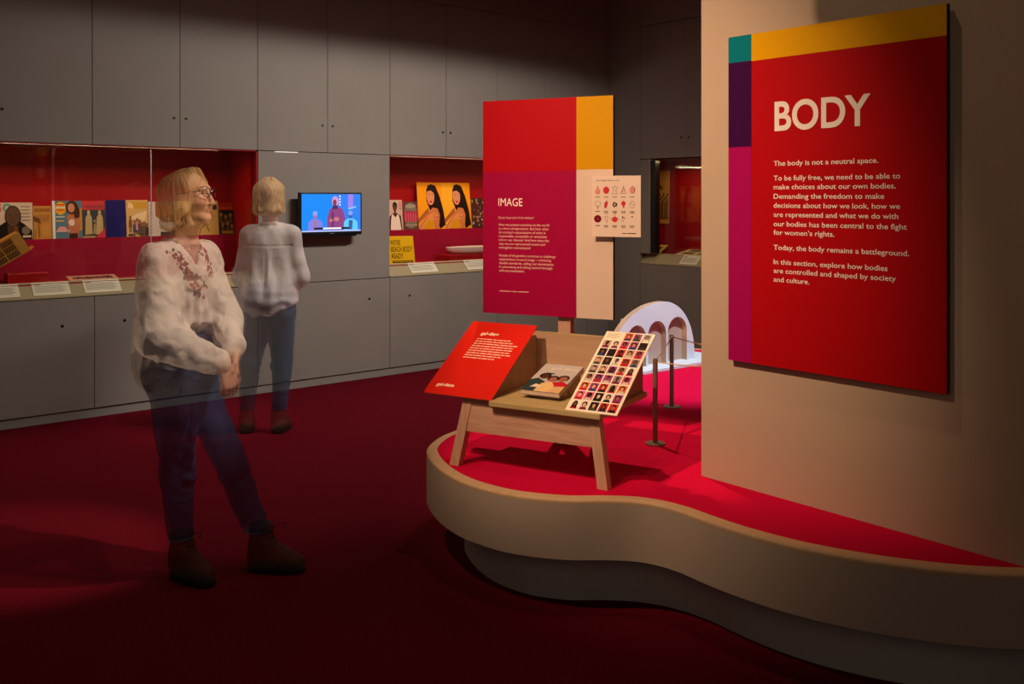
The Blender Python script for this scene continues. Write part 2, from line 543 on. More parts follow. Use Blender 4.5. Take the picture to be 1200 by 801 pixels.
def case_light(name, loc, watts, sx, sy, color, onback=False):
    l = bpy.data.lights.new(name, 'AREA')
    l.shape = 'RECTANGLE'; l.size = sx; l.size_y = sy; l.energy = watts; l.color = color; l.spread = R(176)
    o = bpy.data.objects.new(name, l); COL.objects.link(o)
    o.location = loc
    o.rotation_euler = (R(-14), 0, 0) if not onback else (0, R(14), 0)
    return o
case_light('case_light_strip', (1.95, YL + 0.110, 1.942), 7.0, 2.2, 0.012, (1.0, 0.66, 0.36))
case_light('case_light_strip', (5.5, YL + 0.110, 1.942), 8.0, 1.7, 0.012, (1.0, 0.72, 0.44))
case_light('case_light_strip', (XB + 0.112, 6.05, 1.960), 2.0, 0.012, 1.0, (1.0, 0.72, 0.36), True)

case_light('ledge_fill', (1.95, YL + 0.050, 1.955), 1.0, 2.2, 0.012, (1.0, 0.72, 0.42))  # added fill lights above the sloping ledges, only to brighten them
case_light('ledge_fill', (5.5, YL + 0.050, 1.955), 1.2, 1.7, 0.012, (1.0, 0.74, 0.46))
case_light('ledge_fill', (XB + 0.050, 6.05, 1.975), 1.2, 0.012, 1.0, (1.0, 0.74, 0.40), True)

# ------------------------------------------------------------------ curved platform
LIP = [(2.95, 3.835), (2.86, 3.785), (2.764, 3.722), (2.645, 3.675), (2.54, 3.605), (2.455, 3.525), (2.395, 3.425), (2.345, 3.31), (2.305, 3.18),
       (2.285, 3.044), (2.292, 2.92), (2.318, 2.80), (2.372, 2.69), (2.451, 2.585), (2.545, 2.505), (2.62, 2.43), (2.662, 2.345),
       (2.675, 2.24), (2.668, 2.14), (2.664, 2.03), (2.670, 1.91), (2.685, 1.80), (2.713, 1.69), (2.766, 1.55), (2.835, 1.42),
       (2.915, 1.301), (3.02, 1.19), (3.17, 1.08), (3.37, 0.98), (3.65, 0.90)]
REST = [(5.0, 0.7), (5.75, 1.2), (5.95, 2.2), (5.93, 3.4), (5.80, 4.2), (5.60, 4.62), (5.25, 4.86), (4.75, 4.88), (4.25, 4.70), (3.75, 4.38), (3.3, 4.06), (3.1, 3.93)]
def smooth_closed(P, n=4):
    out = []
    N = len(P)
    for i in range(N):
        p0, p1, p2, p3 = (Vector(P[(i+k) % N]) for k in (-1, 0, 1, 2))
        for j in range(n):
            t = j / n
            out.append(0.5*((2*p1) + (-p0+p2)*t + (2*p0-5*p1+4*p2-p3)*t*t + (-p0+3*p1-3*p2+p3)*t**3))
    return out
def offset(P, d):
    """inset a counter-clockwise closed outline by d"""
    out = []
    N = len(P)
    for i in range(N):
        t = (P[(i+1) % N] - P[i-1]).normalized()
        out.append(P[i] + Vector((-t.y, t.x))*d)
    return out
OUT = smooth_closed(LIP + REST)
plat = thing('display_platform', 'low curving cream platform with red carpet top and recessed grey plinth', 'platform', (2.9, 2.6, 0))
def ring_wall(name, outer, inner, z0, z1, side, top, label=None):
    n = len(outer); b = MB()
    o_ = [(p.x-2.9, p.y-2.6) for p in outer]; i_ = [(p.x-2.9, p.y-2.6) for p in inner]
    v = [(x, y, z0) for x, y in o_] + [(x, y, z1) for x, y in o_] + [(x, y, z0) for x, y in i_] + [(x, y, z1) for x, y in i_]
    q = lambda i: (i+1) % n
    b.add(v, [(i, q(i), n+q(i), n+i) for i in range(n)], side, True)
    b.add(v, [(2*n+q(i), 2*n+i, 3*n+i, 3*n+q(i)) for i in range(n)], side, True)
    b.add(v, [(n+i, n+q(i), 3*n+q(i), 3*n+i) for i in range(n)], top)
    b.add(v, [(q(i), i, 2*n+i, 2*n+q(i)) for i in range(n)], side)
    return b.build(name, plat, label)
area2 = sum(OUT[i].x*OUT[(i+1) % len(OUT)].y - OUT[(i+1) % len(OUT)].x*OUT[i].y for i in range(len(OUT)))
if area2 < 0: OUT = OUT[::-1]
IN = offset(OUT, 0.030)
ring_wall('fascia', OUT, IN, 0.222, 0.4315, M['fascia'], M['fascia'], 'smooth cream band round the platform')
RIMO = offset(OUT, 0.012); RIMI = offset(OUT, 0.048)
b = MB(); n = len(OUT)
loops = [(OUT, 0.432), (OUT, 0.441), (offset(OUT, 0.003), 0.446), (offset(OUT, 0.010), 0.450), (RIMI, 0.450), (RIMI, 0.432)]
v = [(p.x-2.9, p.y-2.6, z) for lp, z in loops for p in lp]
for k in range(len(loops)):
    k2 = (k+1) % len(loops)
    b.add(v, [(k*n+i, k*n+(i+1) % n, k2*n+(i+1) % n, k2*n+i) for i in range(n)], M['rim'], True)
b.build('rim', plat, 'pale rounded wooden top edge')
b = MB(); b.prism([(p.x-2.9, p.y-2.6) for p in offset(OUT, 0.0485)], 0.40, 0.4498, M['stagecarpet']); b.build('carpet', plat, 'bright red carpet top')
b = MB(); b.prism([(p.x-2.9, p.y-2.6) for p in offset(OUT, 0.031)], 0.224, 0.399, M['gap']); b.build('underside', plat)
PL = offset(OUT, 0.17)
b = MB(); b.prism([(p.x-2.9, p.y-2.6) for p in PL], 0.0, 0.2235, M['plinth']); o = b.build('plinth', plat, 'recessed grey plinth')

# ================================================================== text panel on the right wall
CREAM = ink(255, 240, 230)
RED = ink(190, 10, 20); YEL = ink(240, 174, 0); TEAL = ink(0, 128, 142); PURP = ink(62, 8, 70); MAG = ink(176, 10, 96)
t = thing('wall_text_panel', 'large red text panel headed BODY on the right wall', 'sign', mtx=frame((3.04, 2.301, 0.947), (0, -1, 0), (0, 0, 1)))
b = MB(); b.box(0, 0.861, 0, 1.262, -0.022, 0.0, M['board']); b.build('panel_board', t, 'brown honeycomb card board')
MB().box(0.10, 0.76, 0.15, 1.11, -0.0298, -0.0221, M['black']).build('mounting_batten', t)
a = Art()
W_, H_ = 0.861, 1.262
a.rect(0, W_, 0, H_, RED)
a.rect(0.108, W_, H_-0.104, H_, YEL)
a.rect(0, 0.108, H_-0.101, H_, TEAL)
a.rect(0, 0.108, 0.831, H_-0.101, PURP)
a.rect(0, 0.108, 0, 0.831, MAG)
a.build('printed_face', t, 'red face with yellow, teal, purple and magenta blocks')
a = Art(0.0016)
a.text('BODY', 0.212, 0.887, 0.106, CREAM, 0.386, 0.022, 6)
a.build('heading', t, 'large cream heading')
a = Art(0.0016)
for s_, y_, r_ in [('The body is not a neutral space.', 0.754, 0.626), ('To be fully free, we need to be able to', 0.699, 0.705),
    ('make choices about our own bodies.', 0.666, 0.689), ('Demanding the freedom to make', 0.631, 0.648),
    ('decisions about how we look, how we', 0.597, 0.704), ('are represented and what we do with', 0.563, 0.698),
    ('our bodies has been central to the fight', 0.528, 0.728), ('for women\u2019s rights.', 0.496, 0.46),
    ('Today, the body remains a battleground.', 0.440, 0.736), ('In this section, explore how bodies', 0.386, 0.66),
    ('are controlled and shaped by society', 0.353, 0.69), ('and culture.', 0.320, 0.36)]:
    a.at(0).text(s_, 0.208, y_, 0.0185, CREAM, r_-0.208, 0.010, 3)
a.build('body_text', t, 'small cream text')

# ================================================================== tall sign on its post
ey = (math.sin(0.434), -math.cos(0.434), 0)
SG = frame((2.784, 3.532, 1.038), ey, (0, 0, 1))
t = thing('standing_sign', 'tall pink, red and yellow sign headed IMAGE on a wooden post', 'sign', mtx=SG)
b = MB(); b.box(0, 0.650, 0, 1.0, -0.022, 0.0, M['board']); b.build('sign_board', t)
b = MB(); b.bbox(0.375, 0.437, -0.586, 0.85, -0.070, -0.0225, M['woodv'], 0.003); b.build('post', t, 'square pale wooden post')
a = Art()
SR = ink(180, 10, 24); SM = ink(164, 8, 64); SW = ink(222, 194, 176); SY = ink(210, 148, 0)
a.rect(0, 0.475, 0, 0.666, SM); a.rect(0, 0.475, 0.666, 1.0, SR)
a.rect(0.475, 0.650, 0, 0.671, SW); a.rect(0.475, 0.650, 0.671, 1.0, SY)
a.build('printed_face', t, 'magenta and red face with yellow block and cream column')
a = Art(0.0014)
a.text('IMAGE', 0.082, 0.505, 0.037, CREAM, 0.124, 0.0, 4)
a.build('heading', t, 'cream heading')
a = Art(0.0014)
T_ = ink(240, 190, 178)
y0 = 0.445
a.text('Does how you look matter?', 0.083, y0, 0.012, T_, 0.182, 0.006)
a.build('intro_line', t)
a = Art(0.0014)
for i, (s_, w_) in enumerate([('How we present ourselves to the world', .257), ('is a form of expression. But how often', .255), ('do society\u2019s expectations of what is', .238),
     ('respectable, acceptable or attractive', .245), ('inform our choices? And how does the', .256), ('way we are represented create and', .236), ('strengthen stereotypes?', .165)]):
    a.text(s_, 0.084, 0.412 - i*0.0178, 0.0118, T_, w_, 0.006)
a.build('paragraph', t)
a = Art(0.0014)
for i, (s_, w_) in enumerate([('People of all genders continue to challenge', .288), ('expectations around image \u2013 criticising', .265), ('double standards, calling out stereotypes', .277),
     ('in advertising and taking control through', .272), ('self-representation.', .132)]):
    a.text(s_, 0.086, 0.268 - i*0.0178, 0.0118, T_, w_, 0.006)
a.build('paragraph', t)
a = Art(0.0014)
a.line([(0.088, 0.106), (0.15, 0.106)], 0.004, T_); a.line([(0.155, 0.106), (0.18, 0.106)], 0.004, T_); a.line([(0.185, 0.106), (0.238, 0.106)], 0.004, T_)
a.build('footer_text', t)

# small poster hanging off the right edge of the sign
t = thing('small_poster', 'small cream poster of fruit body shapes fixed over the sign\u2019s right edge', 'poster', mtx=SG @ Matrix.Translation((0.561, 0.371, 0.030)))
PW, PH = 0.226, 0.270
b = MB(); b.box(0, PW, 0, PH, -0.006, 0, M['whiteboard']); b.build('poster_board', t)
MB().box(0.012, 0.075, 0.06, 0.21, -0.0275, -0.0062, M['whiteboard']).build('mounting_pad', t)
a = Art(); CP = ink(230, 204, 188); K = ink(40, 26, 26); PR = ink(206, 52, 60); PP = ink(226, 138, 132); PD = ink(110, 20, 34)
a.rect(0, PW, 0, PH, CP)
a.text('BODY SHAPES: A HANDY GUIDE', 0.020, 0.246, 0.0055, K, 0.108, 0.01, 1)
def cell(cx, cy, kind):
    if kind == 'pear': a.ell(cx, cy-0.006, .0115, .012, K); a.ell(cx, cy-.006, .0105, .011, PP); a.poly([(cx-.008, cy), (cx-.003, cy+.017), (cx+.003, cy+.017), (cx+.008, cy)], PP)
    elif kind == 'apple': a.ell(cx, cy, .0145, .0155, K); a.ell(cx, cy, .0138, .0148, PR)
    elif kind == 'glass':
        a.line([(cx-.013, cy-.016), (cx+.013, cy-.016), (cx+.004, cy), (cx+.013, cy+.014), (cx-.013, cy+.014), (cx-.004, cy), (cx-.013, cy-.016)], .0014, K)
    elif kind == 'pizza':
        a.line([(cx-.013, cy-.015), (cx+.013, cy-.013), (cx, cy+.016), (cx-.013, cy-.015)], .0014, K)
        for dx, dy in ((-.004, -.006), (.003, -.002), (0, .006)): a.ell(cx+dx, cy+dy, .0028, .0028, PR, 0, 8)
    elif kind == 'mango': a.ell(cx+.001, cy, .0125, .0155, K, -.15); a.ell(cx, cy, .0108, .0142, PP, -.15)
    elif kind == 'tree': a.ring(cx, cy+.004, .0135, .011, .0013, K); a.line([(cx-.002, cy-.006), (cx-.002, cy-.017), (cx+.003, cy-.017), (cx+.003, cy-.006)], .0013, K)
    elif kind == 'sock': a.poly([(cx-.008, cy-.016), (cx+.002, cy-.015), (cx+.009, cy+.01), (cx+.003, cy+.016), (cx-.008, cy+.006)], PR); a.line([(cx-.008, cy-.016), (cx-.008, cy+.006), (cx+.003, cy+.016)], .0013, K)
    elif kind == 'berry':
        for k in range(9): a.ell(cx+.008*math.cos(k*2.4), cy+.0105*math.sin(k*2.4)*(.4+.07*k), .0036, .0036, K, 0, 8)
    elif kind == 'drum': a.ell(cx, cy+.005, .0105, .0105, PR); a.poly([(cx-.005, cy-.002), (cx+.005, cy-.002), (cx+.003, cy-.016), (cx-.001, cy-.016)], PR)
    elif kind == 'leaf': a.ring(cx, cy, .012, .015, .0013, K, 8); a.line([(cx-.005, cy+.006), (cx+.005, cy-.004)], .0012, K)
    elif kind == 'beet': a.ell(cx, cy, .0175, .0165, PD); a.ell(cx, cy, .008, .007, ink(140, 34, 44))
    elif kind == 'carrot': a.line([(cx-.008, cy+.010), (cx+.002, cy-.017), (cx+.009, cy+.010), (cx-.008, cy+.010)], .0013, K)
    elif kind == 'cup': a.ell(cx, cy-.002, .0125, .0125, PR); a.ring(cx-.0145, cy, .004, .005, .0013, K, 10); a.ring(cx+.0145, cy, .004, .005, .0013, K, 10)
    elif kind == 'bird': a.line([(cx-.008, cy-.014), (cx-.004, cy+.004), (cx+.010, cy+.008), (cx+.002, cy-.002), (cx-.002, cy-.014)], .0014, K); a.ell(cx-.003, cy+.008, .004, .004, K, 0, 8)
    elif kind == 'dot': a.ell(cx, cy+.010, .0045, .003, K, 0, 8)
    if kind not in ('dot', 'bird', 'tree', 'leaf', 'berry'): a.line([(cx, cy+.014), (cx+.002, cy+.021)], .0013, K)
rows = [['pear', 'apple', 'glass', 'pizza', 'mango'], ['tree', 'sock', 'berry', 'drum', 'leaf'], ['beet', 'carrot', 'cup', 'bird', 'dot']]
for j, rr in enumerate(rows):
    for i, kd in enumerate(rr):
        cx = 0.027 + i*0.0400; cy = 0.206 - j*0.0635
        a.at(2); cell(cx, cy, kd)
        a.line([(cx-.011, cy-.030), (cx-.002, cy-.030)], .0028, K); a.line([(cx, cy-.030), (cx+.010, cy-.030)], .0028, K)
        if j and i != 0: a.line([(cx-.010, cy-.036), (cx+.009, cy-.036)], .0024, K)
a.at(2); a.line([(0.140, 0.016), (0.160, 0.016)], .003, K); a.line([(0.165, 0.016), (0.205, 0.016)], .003, K)
a.build('printed_face', t)

# ================================================================== display bench
BM = frame((2.5, 2.926, 0.45), (math.sin(.36), -math.cos(.36), 0), (math.cos(.36), math.sin(.36), 0))
t = thing('display_bench', 'pale pine display bench with open tray on the red platform carpet', 'bench', mtx=BM)
b = MB(); b.bbox(-0.135, 0.366, -0.030, 0.47, 0.274, 0.300, M['seat'], 0.006, 3); b.box(-0.312, -0.1355, 0.045, 0.47, 0.274, 0.2995, M['seat']); b.build('seat', t)
b = MB(); b.prism([(-0.262, 0.152), (0.328, 0.158), (0.318, 0.2735), (-0.137, 0.2735), (-0.137, 0.289), (-0.25, 0.289)], 0.004, 0.028, M['wood'], f=lambda x, y, z: (x, z, y)); b.build('apron', t, 'front apron board with knots')
b = MB(); b.box(-0.12, 0.112, 0.400, 0.4235, 0.184, 0.2735, M['wood']); b.build('apron', t)
def leg(xb, xt, yb, yt, w=0.043, d=0.04, zt=0.2738):
    v = [(xb, yb, 0.0005), (xb+w, yb, 0.0005), (xb+w, yb+d, 0.0005), (xb, yb+d, 0.0005), (xt, yt, zt), (xt+w, yt, zt), (xt+w, yt+d, zt), (xt, yt+d, zt)]
    b = MB(); b.add(v, [(3,2,1,0),(4,5,6,7),(0,1,5,4),(1,2,6,5),(2,3,7,6),(3,0,4,7)], M['woodv']); b.build('leg', t)
leg(-0.342, -0.274, -0.002, 0.000, 0.043, 0.04, 0.2895); leg(0.342, 0.303, -0.002, 0.000); leg(-0.12, -0.12, 0.53, 0.425); leg(0.07, 0.07, 0.53, 0.425)
b = MB(); b.box(-0.312, 0.345, 0.450, 0.469, 0.3005, 0.518, M['tray']); b.build('back_panel', t)
b = MB(); b.box(-0.312, 0.345, 0.4495, 0.4695, 0.518, 0.5225, M['seat']); b.build('back_edge', t, 'yellowish top edge of the back panel')
WEDGE = [(0.004, 0.3015), (0.332, 0.508), (0.449, 0.508), (0.449, 0.3005), (0.004, 0.3005)]
WEDGE_L = [(0.046, 0.328), (0.332, 0.508), (0.449, 0.508), (0.449, 0.3005), (0.046, 0.3005)]
b = MB(); b.prism(WEDGE_L, -0.312, -0.165, M['tray'], f=lambda p, q, r_: (r_, p, q)); b.build('side_wedge', t)
b = MB(); b.prism(WEDGE, 0.232, 0.345, M['tray'], f=lambda p, q, r_: (r_, p, q)); b.build('side_wedge', t)

sl = math.atan2(1.006-0.748, 0.385+0.025)
def sheet_frame(x, y, z, ang):
    return BM @ (Matrix.Translation((x, y, z - 0.45)) @ Matrix.Rotation(ang, 4, 'X'))
SLEN = 0.484
# red sheet on the left wedge
RO = ink(210, 36, 24, 0.3)
t = thing('red_text_board', 'glossy orange-red text board leaning on the left end of the bench', 'board', mtx=sheet_frame(-0.462, -0.025, 0.750, sl))
b = MB(); b.box(0, 0.338, 0, SLEN, -0.004, 0, ink(206, 120, 96)); b.build('board_sheet', t)
a = Art(); a.rect(0, 0.338, 0, SLEN, RO); a.build('printed_face', t)
a = Art(0.0012); TX = ink(250, 206, 178)
a.text('gal-dem', 0.085, 0.394, 0.021, ink(252, 232, 206), 0.092, 0.022, 4)
a.build('heading', t, 'cream title')
a = Art(0.0012)
for i, (x_, w_) in enumerate([(.08, .178), (.079, .196), (.078, .228), (.077, .214), (.076, .218), (.075, .213), (.074, .226), (.073, .188), (.072, .164)]):
    words = [.1, .22, .3, .47, .6, .78, .88, 1.0]; p = 0.0
    for k, q in enumerate(words):
        a.at(0).line([(x_ + w_*p + .002, .366 - i*.0158), (x_ + w_*q - .002, .366 - i*.0158)], .0055, TX); p = q
a.build('body_text', t, 'cream paragraph')
a = Art(0.0012)
a.text('gal-dem', 0.040, 0.050, 0.019, ink(252, 232, 206), 0.086, 0.022, 4)
a.build('footer_text', t, 'cream title repeated at the bottom')

# white sheet of portraits on the right wedge
t = thing('portrait_sheet', 'white sheet with a grid of small portraits leaning on the bench\u2019s right end', 'board', mtx=sheet_frame(0.214, -0.025, 0.750, sl))
b = MB(); b.box(0, 0.220, 0, SLEN, -0.004, 0, M['whiteboard']); b.build('board_sheet', t)
a = Art(); a.rect(0, 0.220, 0, SLEN, ink(250, 232, 208))
skins = [ink(120, 70, 48), ink(86, 48, 34), ink(160, 100, 74), ink(206, 150, 116), ink(60, 34, 26), ink(226, 170, 136)]
hairs = [ink(24, 16, 16), ink(44, 26, 20), ink(30, 18, 24), ink(90, 52, 30)]
tops = [ink(30, 26, 34), ink(180, 30, 40), ink(206, 190, 170), ink(40, 60, 110), ink(120, 30, 60), ink(60, 70, 50)]
bgs = [ink(222, 212, 200), ink(206, 40, 40), ink(150, 140, 136), ink(216, 80, 120), ink(40, 30, 34), ink(226, 190, 60), ink(190, 150, 130), ink(236, 226, 216), ink(224, 90, 40), ink(160, 60, 130)]
rr = random.Random(11)
for j in range(9):
    for i in range(5):
        if j == 0 and i < 2: continue
        cx = 0.0285 + i*0.0407; cy = 0.455 - j*0.0526
        a.at(2); face_art(a, cx, cy, 0.0178, rr.choice(skins), rr.choice(hairs), rr.choice(tops), rr.choice(bgs), rr.choice([0, 0, 1, 2]), 1.33)
for k in range(4): a.at(2); a.line([(0.012, 0.468 - k*.008), (0.07 - (k % 2)*.012, 0.468 - k*.008)], .0022, ink(150, 130, 120))
a.build('printed_face', t, 'grid of colour portraits')

# magazine propped in the tray
bl = math.atan2(0.856-0.785, 0.319-0.080); BL_ = math.hypot(0.856-0.785, 0.319-0.080)
t = thing('propped_magazine', 'thick magazine showing three women, propped in the bench tray', 'magazine', mtx=sheet_frame(-0.046, 0.080, 0.785, bl))
b = MB(); b.box(0.001, 0.179, 0.001, BL_-0.001, -0.019, -0.001, ink(226, 200, 186)); b.build('page_block', t)
b = MB(); b.box(0, 0.180, 0, BL_, -0.001, 0, ink(190, 178, 172)); b.box(0, 0.180, 0, BL_, -0.021, -0.0195, ink(120, 90, 90)); b.build('cover', t)
a = Art(); a.rect(0, 0.18, 0, BL_, ink(186, 176, 170))
a.text('gal-dem', 0.045, 0.205, 0.020, ink(226, 214, 204), 0.125, 0.0, 3)
a.rect(0, 0.18, 0, 0.045, ink(60, 62, 60))
a.poly([(0, 0), (0, .095), (.03, .115), (.075, .085), (.08, 0)], ink(44, 62, 62))
a.poly([(.10, 0), (.095, .085), (.15, .10), (.18, .08), (.18, 0)], ink(196, 26, 40))
a.poly([(.06, 0), (.065, .07), (.10, .095), (.13, .06), (.125, 0)], ink(226, 186, 128))
a.poly([(.12, 0), (.13, .05), (.18, .06), (.18, 0)], ink(216, 170, 120))
for cx, cy, sk, ha in ((.052, .132, 1, 0), (.098, .112, 2, 1), (.142, .122, 2, 1)):
    a.ell(cx, cy+.006, .026, .026, hairs[ha]); a.ell(cx+.002, cy-.002, .017, .021, skins[sk])
a.poly([(.03, .150), (.05, .165), (.085, .163), (.086, .156), (.04, .145)], ink(40, 34, 34))
a.poly([(.03, .03), (.045, .06), (.075, .05), (.07, .03)], ink(226, 206, 176))
a.build('printed_cover', t, 'grey cover with three women')
t = thing('tray_wedge', 'small dark wedge holding up the propped magazine in the tray', 'stand', mtx=BM)
b = MB(); b.prism([(0.112, 0.3005), (0.112, 0.3195), (0.318, 0.3805), (0.318, 0.3005)], -0.030, 0.120, M['tray'], f=lambda p, q, r_: (r_, p, q)); b.build('wedge_block', t)

# ================================================================== rope barrier
def stanchion(label, x, y):
    t = thing('barrier_post', label, 'barrier', (x, y, 0.45), 0, 'low barrier posts on the platform')
    MB().lathe([(0.0, 0.0005), (0.046, 0.0005), (0.047, 0.004), (0.044, 0.007), (0.014, 0.009), (0.0, 0.009)], (0, 0, 0), M['darksteel']).build('base', t)
    MB().lathe([(0.0115, 0.009), (0.0115, 0.385), (0.010, 0.392), (0.0, 0.393)], (0, 0, 0), M['darksteel'], 20).build('post', t)
    return t
P1 = Vector((3.304, 2.913, 0.45)); P2 = Vector((3.952, 3.367, 0.45))
S1 = stanchion('slim bronze barrier post nearer the bench, in front of the arches', P1.x, P1.y)
S2 = stanchion('slim bronze barrier post further back, nearest the white arches', P2.x, P2.y)
def cord(post, a_, b_, sag):
    path = []
    for k in range(15):
        u = k/14
        q = a_.lerp(b_, u); q.z -= sag*4*u*(1-u); path.append(q - Vector(post.location))
    MB().tube(path, 0.0028, M['rope'], 8).build('cord', post, 'thin pale elastic cord')
cord(S1, P1 + Vector((.010, .008, .385)), P2 + Vector((-.010, -.008, .385)), 0.012)
cord(S1, P1 + Vector((.002, -.0125, .378)), Vector((3.27, 2.4615, 0.868)), 0.006)
cord(S2, P2 + Vector((-.009, -.010, .383)), Vector((3.40, 2.4615, 0.91)), 0.006)

# ================================================================== white arches
t = thing('arch_model', 'white three-arched model bridge on the red platform at the back', 'model', (4.80, 4.209, 0.45))
b = MB(); b.bbox(-0.60, 0.62, -0.115, 0.34, 0.0005, 0.022, M['arch'], 0.002, 1); b.build('base_slab', t)
# one continuous arcade: elliptical outline with three round-headed openings
def arch_pts(cx, w, h, n=14):
    r = w/2; return [(cx-r, 0.022)] + [(cx - r*math.cos(math.pi*k/n), h - r + r*math.sin(math.pi*k/n)) for k in range(n+1)] + [(cx+r, 0.022)]
ops = [(-0.206, .180, .300), (-0.006, .180, .312), (0.200, .196, .324)]
outl = []
for k in range(41):
    w = math.pi*k/40
    cw = -math.cos(w)
    outl.append((0.045 + (0.50 if cw < 0 else 0.335)*cw, 0.022 + 0.416*math.sin(w)**0.85))
poly = outl[::-1] if False else outl[:]
bottom = []
for cx, w, h in ops: bottom += arch_pts(cx, w, h)
poly = outl[:] + bottom[::-1]
b = MB()
n = len(poly)
f3 = lambda x, y, z: (x, z, y)
bmx = bmesh.new()
def face_at(z):
    vs = [bmx.verts.new((x, z, y)) for x, y in poly]
    return bmx.faces.new(vs)
fa = face_at(0.0); bmx.normal_update()
bmesh.ops.triangulate(bmx, faces=bmx.faces[:])
if sum(f.normal.y*f.calc_area() for f in bmx.faces) > 0: bmesh.ops.reverse_faces(bmx, faces=bmx.faces[:])
tri = [[v.index for v in f.verts] for f in bmx.faces]; bmx.verts.index_update()
tri = [[v.index for v in f.verts] for f in bmx.faces]
pv = [tuple(v.co) for v in bmx.verts]; bmx.free()
b.add(pv, tri, M['arch'])
D_ = 0.045
b.add([(x, D_, z) for x, _, z in pv], [tt[::-1] for tt in tri], M['arch'])
no = len(outl)
for i in range(n):
    j = (i+1) % n
    b.add([(poly[i][0], 0, poly[i][1]), (poly[j][0], 0, poly[j][1]), (poly[j][0], D_, poly[j][1]), (poly[i][0], D_, poly[i][1])], [(0, 1, 2, 3)], M['archedge'])
b.build('arcade', t, 'round-topped wall pierced by three arches')

mbk = MB(); mbk.box(-0.30, 0.315, 0.0455, 0.055, 0.022, 0.345, mat('brown grey recess board', rgb(178, 158, 148), 0.8)); mbk.build('back_board', t, 'brown-grey board behind the openings')

# ================================================================== wall screen
t = thing('wall_screen', 'black wall-mounted television showing a speaker on a blue stage', 'television', mtx=frame((3.650, 7.05, 1.270), (1, 0, 0), (0, 0, 1)))
SWD, SHT = 0.585, 0.358
b = MB(); b.bbox(0, SWD, 0, SHT, -0.045, 0.0, M['black'], 0.006); b.build('casing', t)
b = MB(); b.box(0.20, 0.40, 0.08, 0.28, -0.114, -0.0455, M['black']); b.build('wall_bracket', t)
b = MB(); b.box(0.05, SWD-0.05, -0.012, -0.0005, -0.040, -0.006, M['black']); b.build('speaker_bar', t)
def glow(r_, g, b_, e=1.0):
    k = ('g', r_, g, b_, e)
    if k not in _pc: _pc[k] = mat('lit screen', rgb(r_, g, b_), 0.3, 0.3, emit=e*1.25)
    m_ = _pc[k]; m_.node_tree.nodes['Principled BSDF'].inputs['Base Color'].default_value = (0.01, 0.01, 0.01, 1)
    return m_
a = Art(0.0006)
X0, X1, Y0, Y1 = 0.016, SWD-0.014, 0.030, SHT-0.014
gx = lambda u: X0 + (X1-X0)*u
gy = lambda v: Y0 + (Y1-Y0)*v
a.rect(X0, X1, Y0, Y1, glow(22, 128, 232))
a.poly([(gx(.62), Y0), (gx(.55), Y1), (gx(1), Y1), (gx(1), Y0)], glow(46, 120, 226))
a.poly([(gx(.78), gy(.6)), (gx(.78), Y1), (gx(.87), Y1), (gx(.87), gy(.6))], glow(150, 120, 220))
for k in range(4): a.ell(gx(.64), gy(.94 - k*.075), .008, .008, glow(226, 220, 255), 0, 10)
# standing speaker
a.poly([(gx(.42), gy(.04)), (gx(.42), gy(.35)), (gx(.46), gy(.58)), (gx(.52), gy(.66)), (gx(.62), gy(.66)), (gx(.69), gy(.58)), (gx(.73), gy(.35)), (gx(.72), gy(.04))], glow(134, 62, 120))
a.poly([(gx(.50), gy(.10)), (gx(.50), gy(.5)), (gx(.53), gy(.5)), (gx(.53), gy(.1))], glow(96, 46, 96))
a.ell(gx(.56), gy(.80), .031, .045, glow(206, 140, 190)); a.ell(gx(.55), gy(.77), .018, .027, glow(126, 60, 60))
a.poly([(gx(.51), gy(.60)), (gx(.53), gy(.70)), (gx(.60), gy(.70)), (gx(.60), gy(.60))], glow(70, 40, 90))
a.ell(gx(.58), gy(.33), .025, .018, glow(190, 110, 110)); a.ell(gx(.49), gy(.30), .018, .014, glow(190, 110, 110))
a.line([(gx(.52), gy(.72)), (gx(.50), gy(.04))], .003, glow(20, 20, 50))
# seated pair
for cx, c1, c2 in ((.22, (120, 120, 210), (150, 110, 160)), (.82, (90, 190, 236), (60, 90, 150))):
    a.poly([(gx(cx-.12), gy(.02)), (gx(cx-.11), gy(.26)), (gx(cx-.05), gy(.34)), (gx(cx+.05), gy(.34)), (gx(cx+.12), gy(.26)), (gx(cx+.13), gy(.02))], glow(*c1))
    a.poly([(gx(cx-.03), gy(.05)), (gx(cx-.03), gy(.30)), (gx(cx+.04), gy(.30)), (gx(cx+.03), gy(.05))], glow(*c2))
    a.ell(gx(cx), gy(.44), .021, .030, glow(*c2)); a.ell(gx(cx), gy(.49), .022, .020, glow(130, 150, 226))
a.line([(gx(.78), gy(.60)), (gx(.92), gy(.66))], .012, glow(120, 190, 240))
a.rect(gx(.0), gx(1), gy(0.0), gy(.035), glow(170, 180, 230))
a.rect(gx(.20), gx(.80), gy(.06), gy(.115), glow(24, 20, 50))
a.rect(gx(.35), gx(.66), gy(.065), gy(.11), glow(226, 228, 244))
a.build('display', t, 'lit picture of a speaker between two seated people')
a = Art(0.0006); a.line([(SWD*.47, .014), (SWD*.54, .014)], .006, ink(120, 120, 130)); a.build('maker_mark', t)

# ================================================================== magazines and papers in the cases
def paper_stand(name, label, cat, x0, x1, z1, group=None, thick=0.004, y=7.5805, z0=1.2788, lean=0.10, onback=False):
    """a flat item standing on the riser, leaning back a little; returns (thing, w, h)"""
    ex = (1, 0, 0)
    if onback:
        m_ = frame((XB + (y - YL), -x0, z0), (0, -1, 0), (math.sin(lean), 0, math.cos(lean)))
    else:
        m_ = frame((x0, y, z0), ex, (0, math.sin(lean), math.cos(lean)))
    t = thing(name, label, cat, group=group, mtx=m_)
    w, h = x1-x0, z1-z0
    b = MB(); b.box(0, w, 0, h, -thick, 0, ink(226, 214, 196)); b.build('pages', t)
    return t, w, h

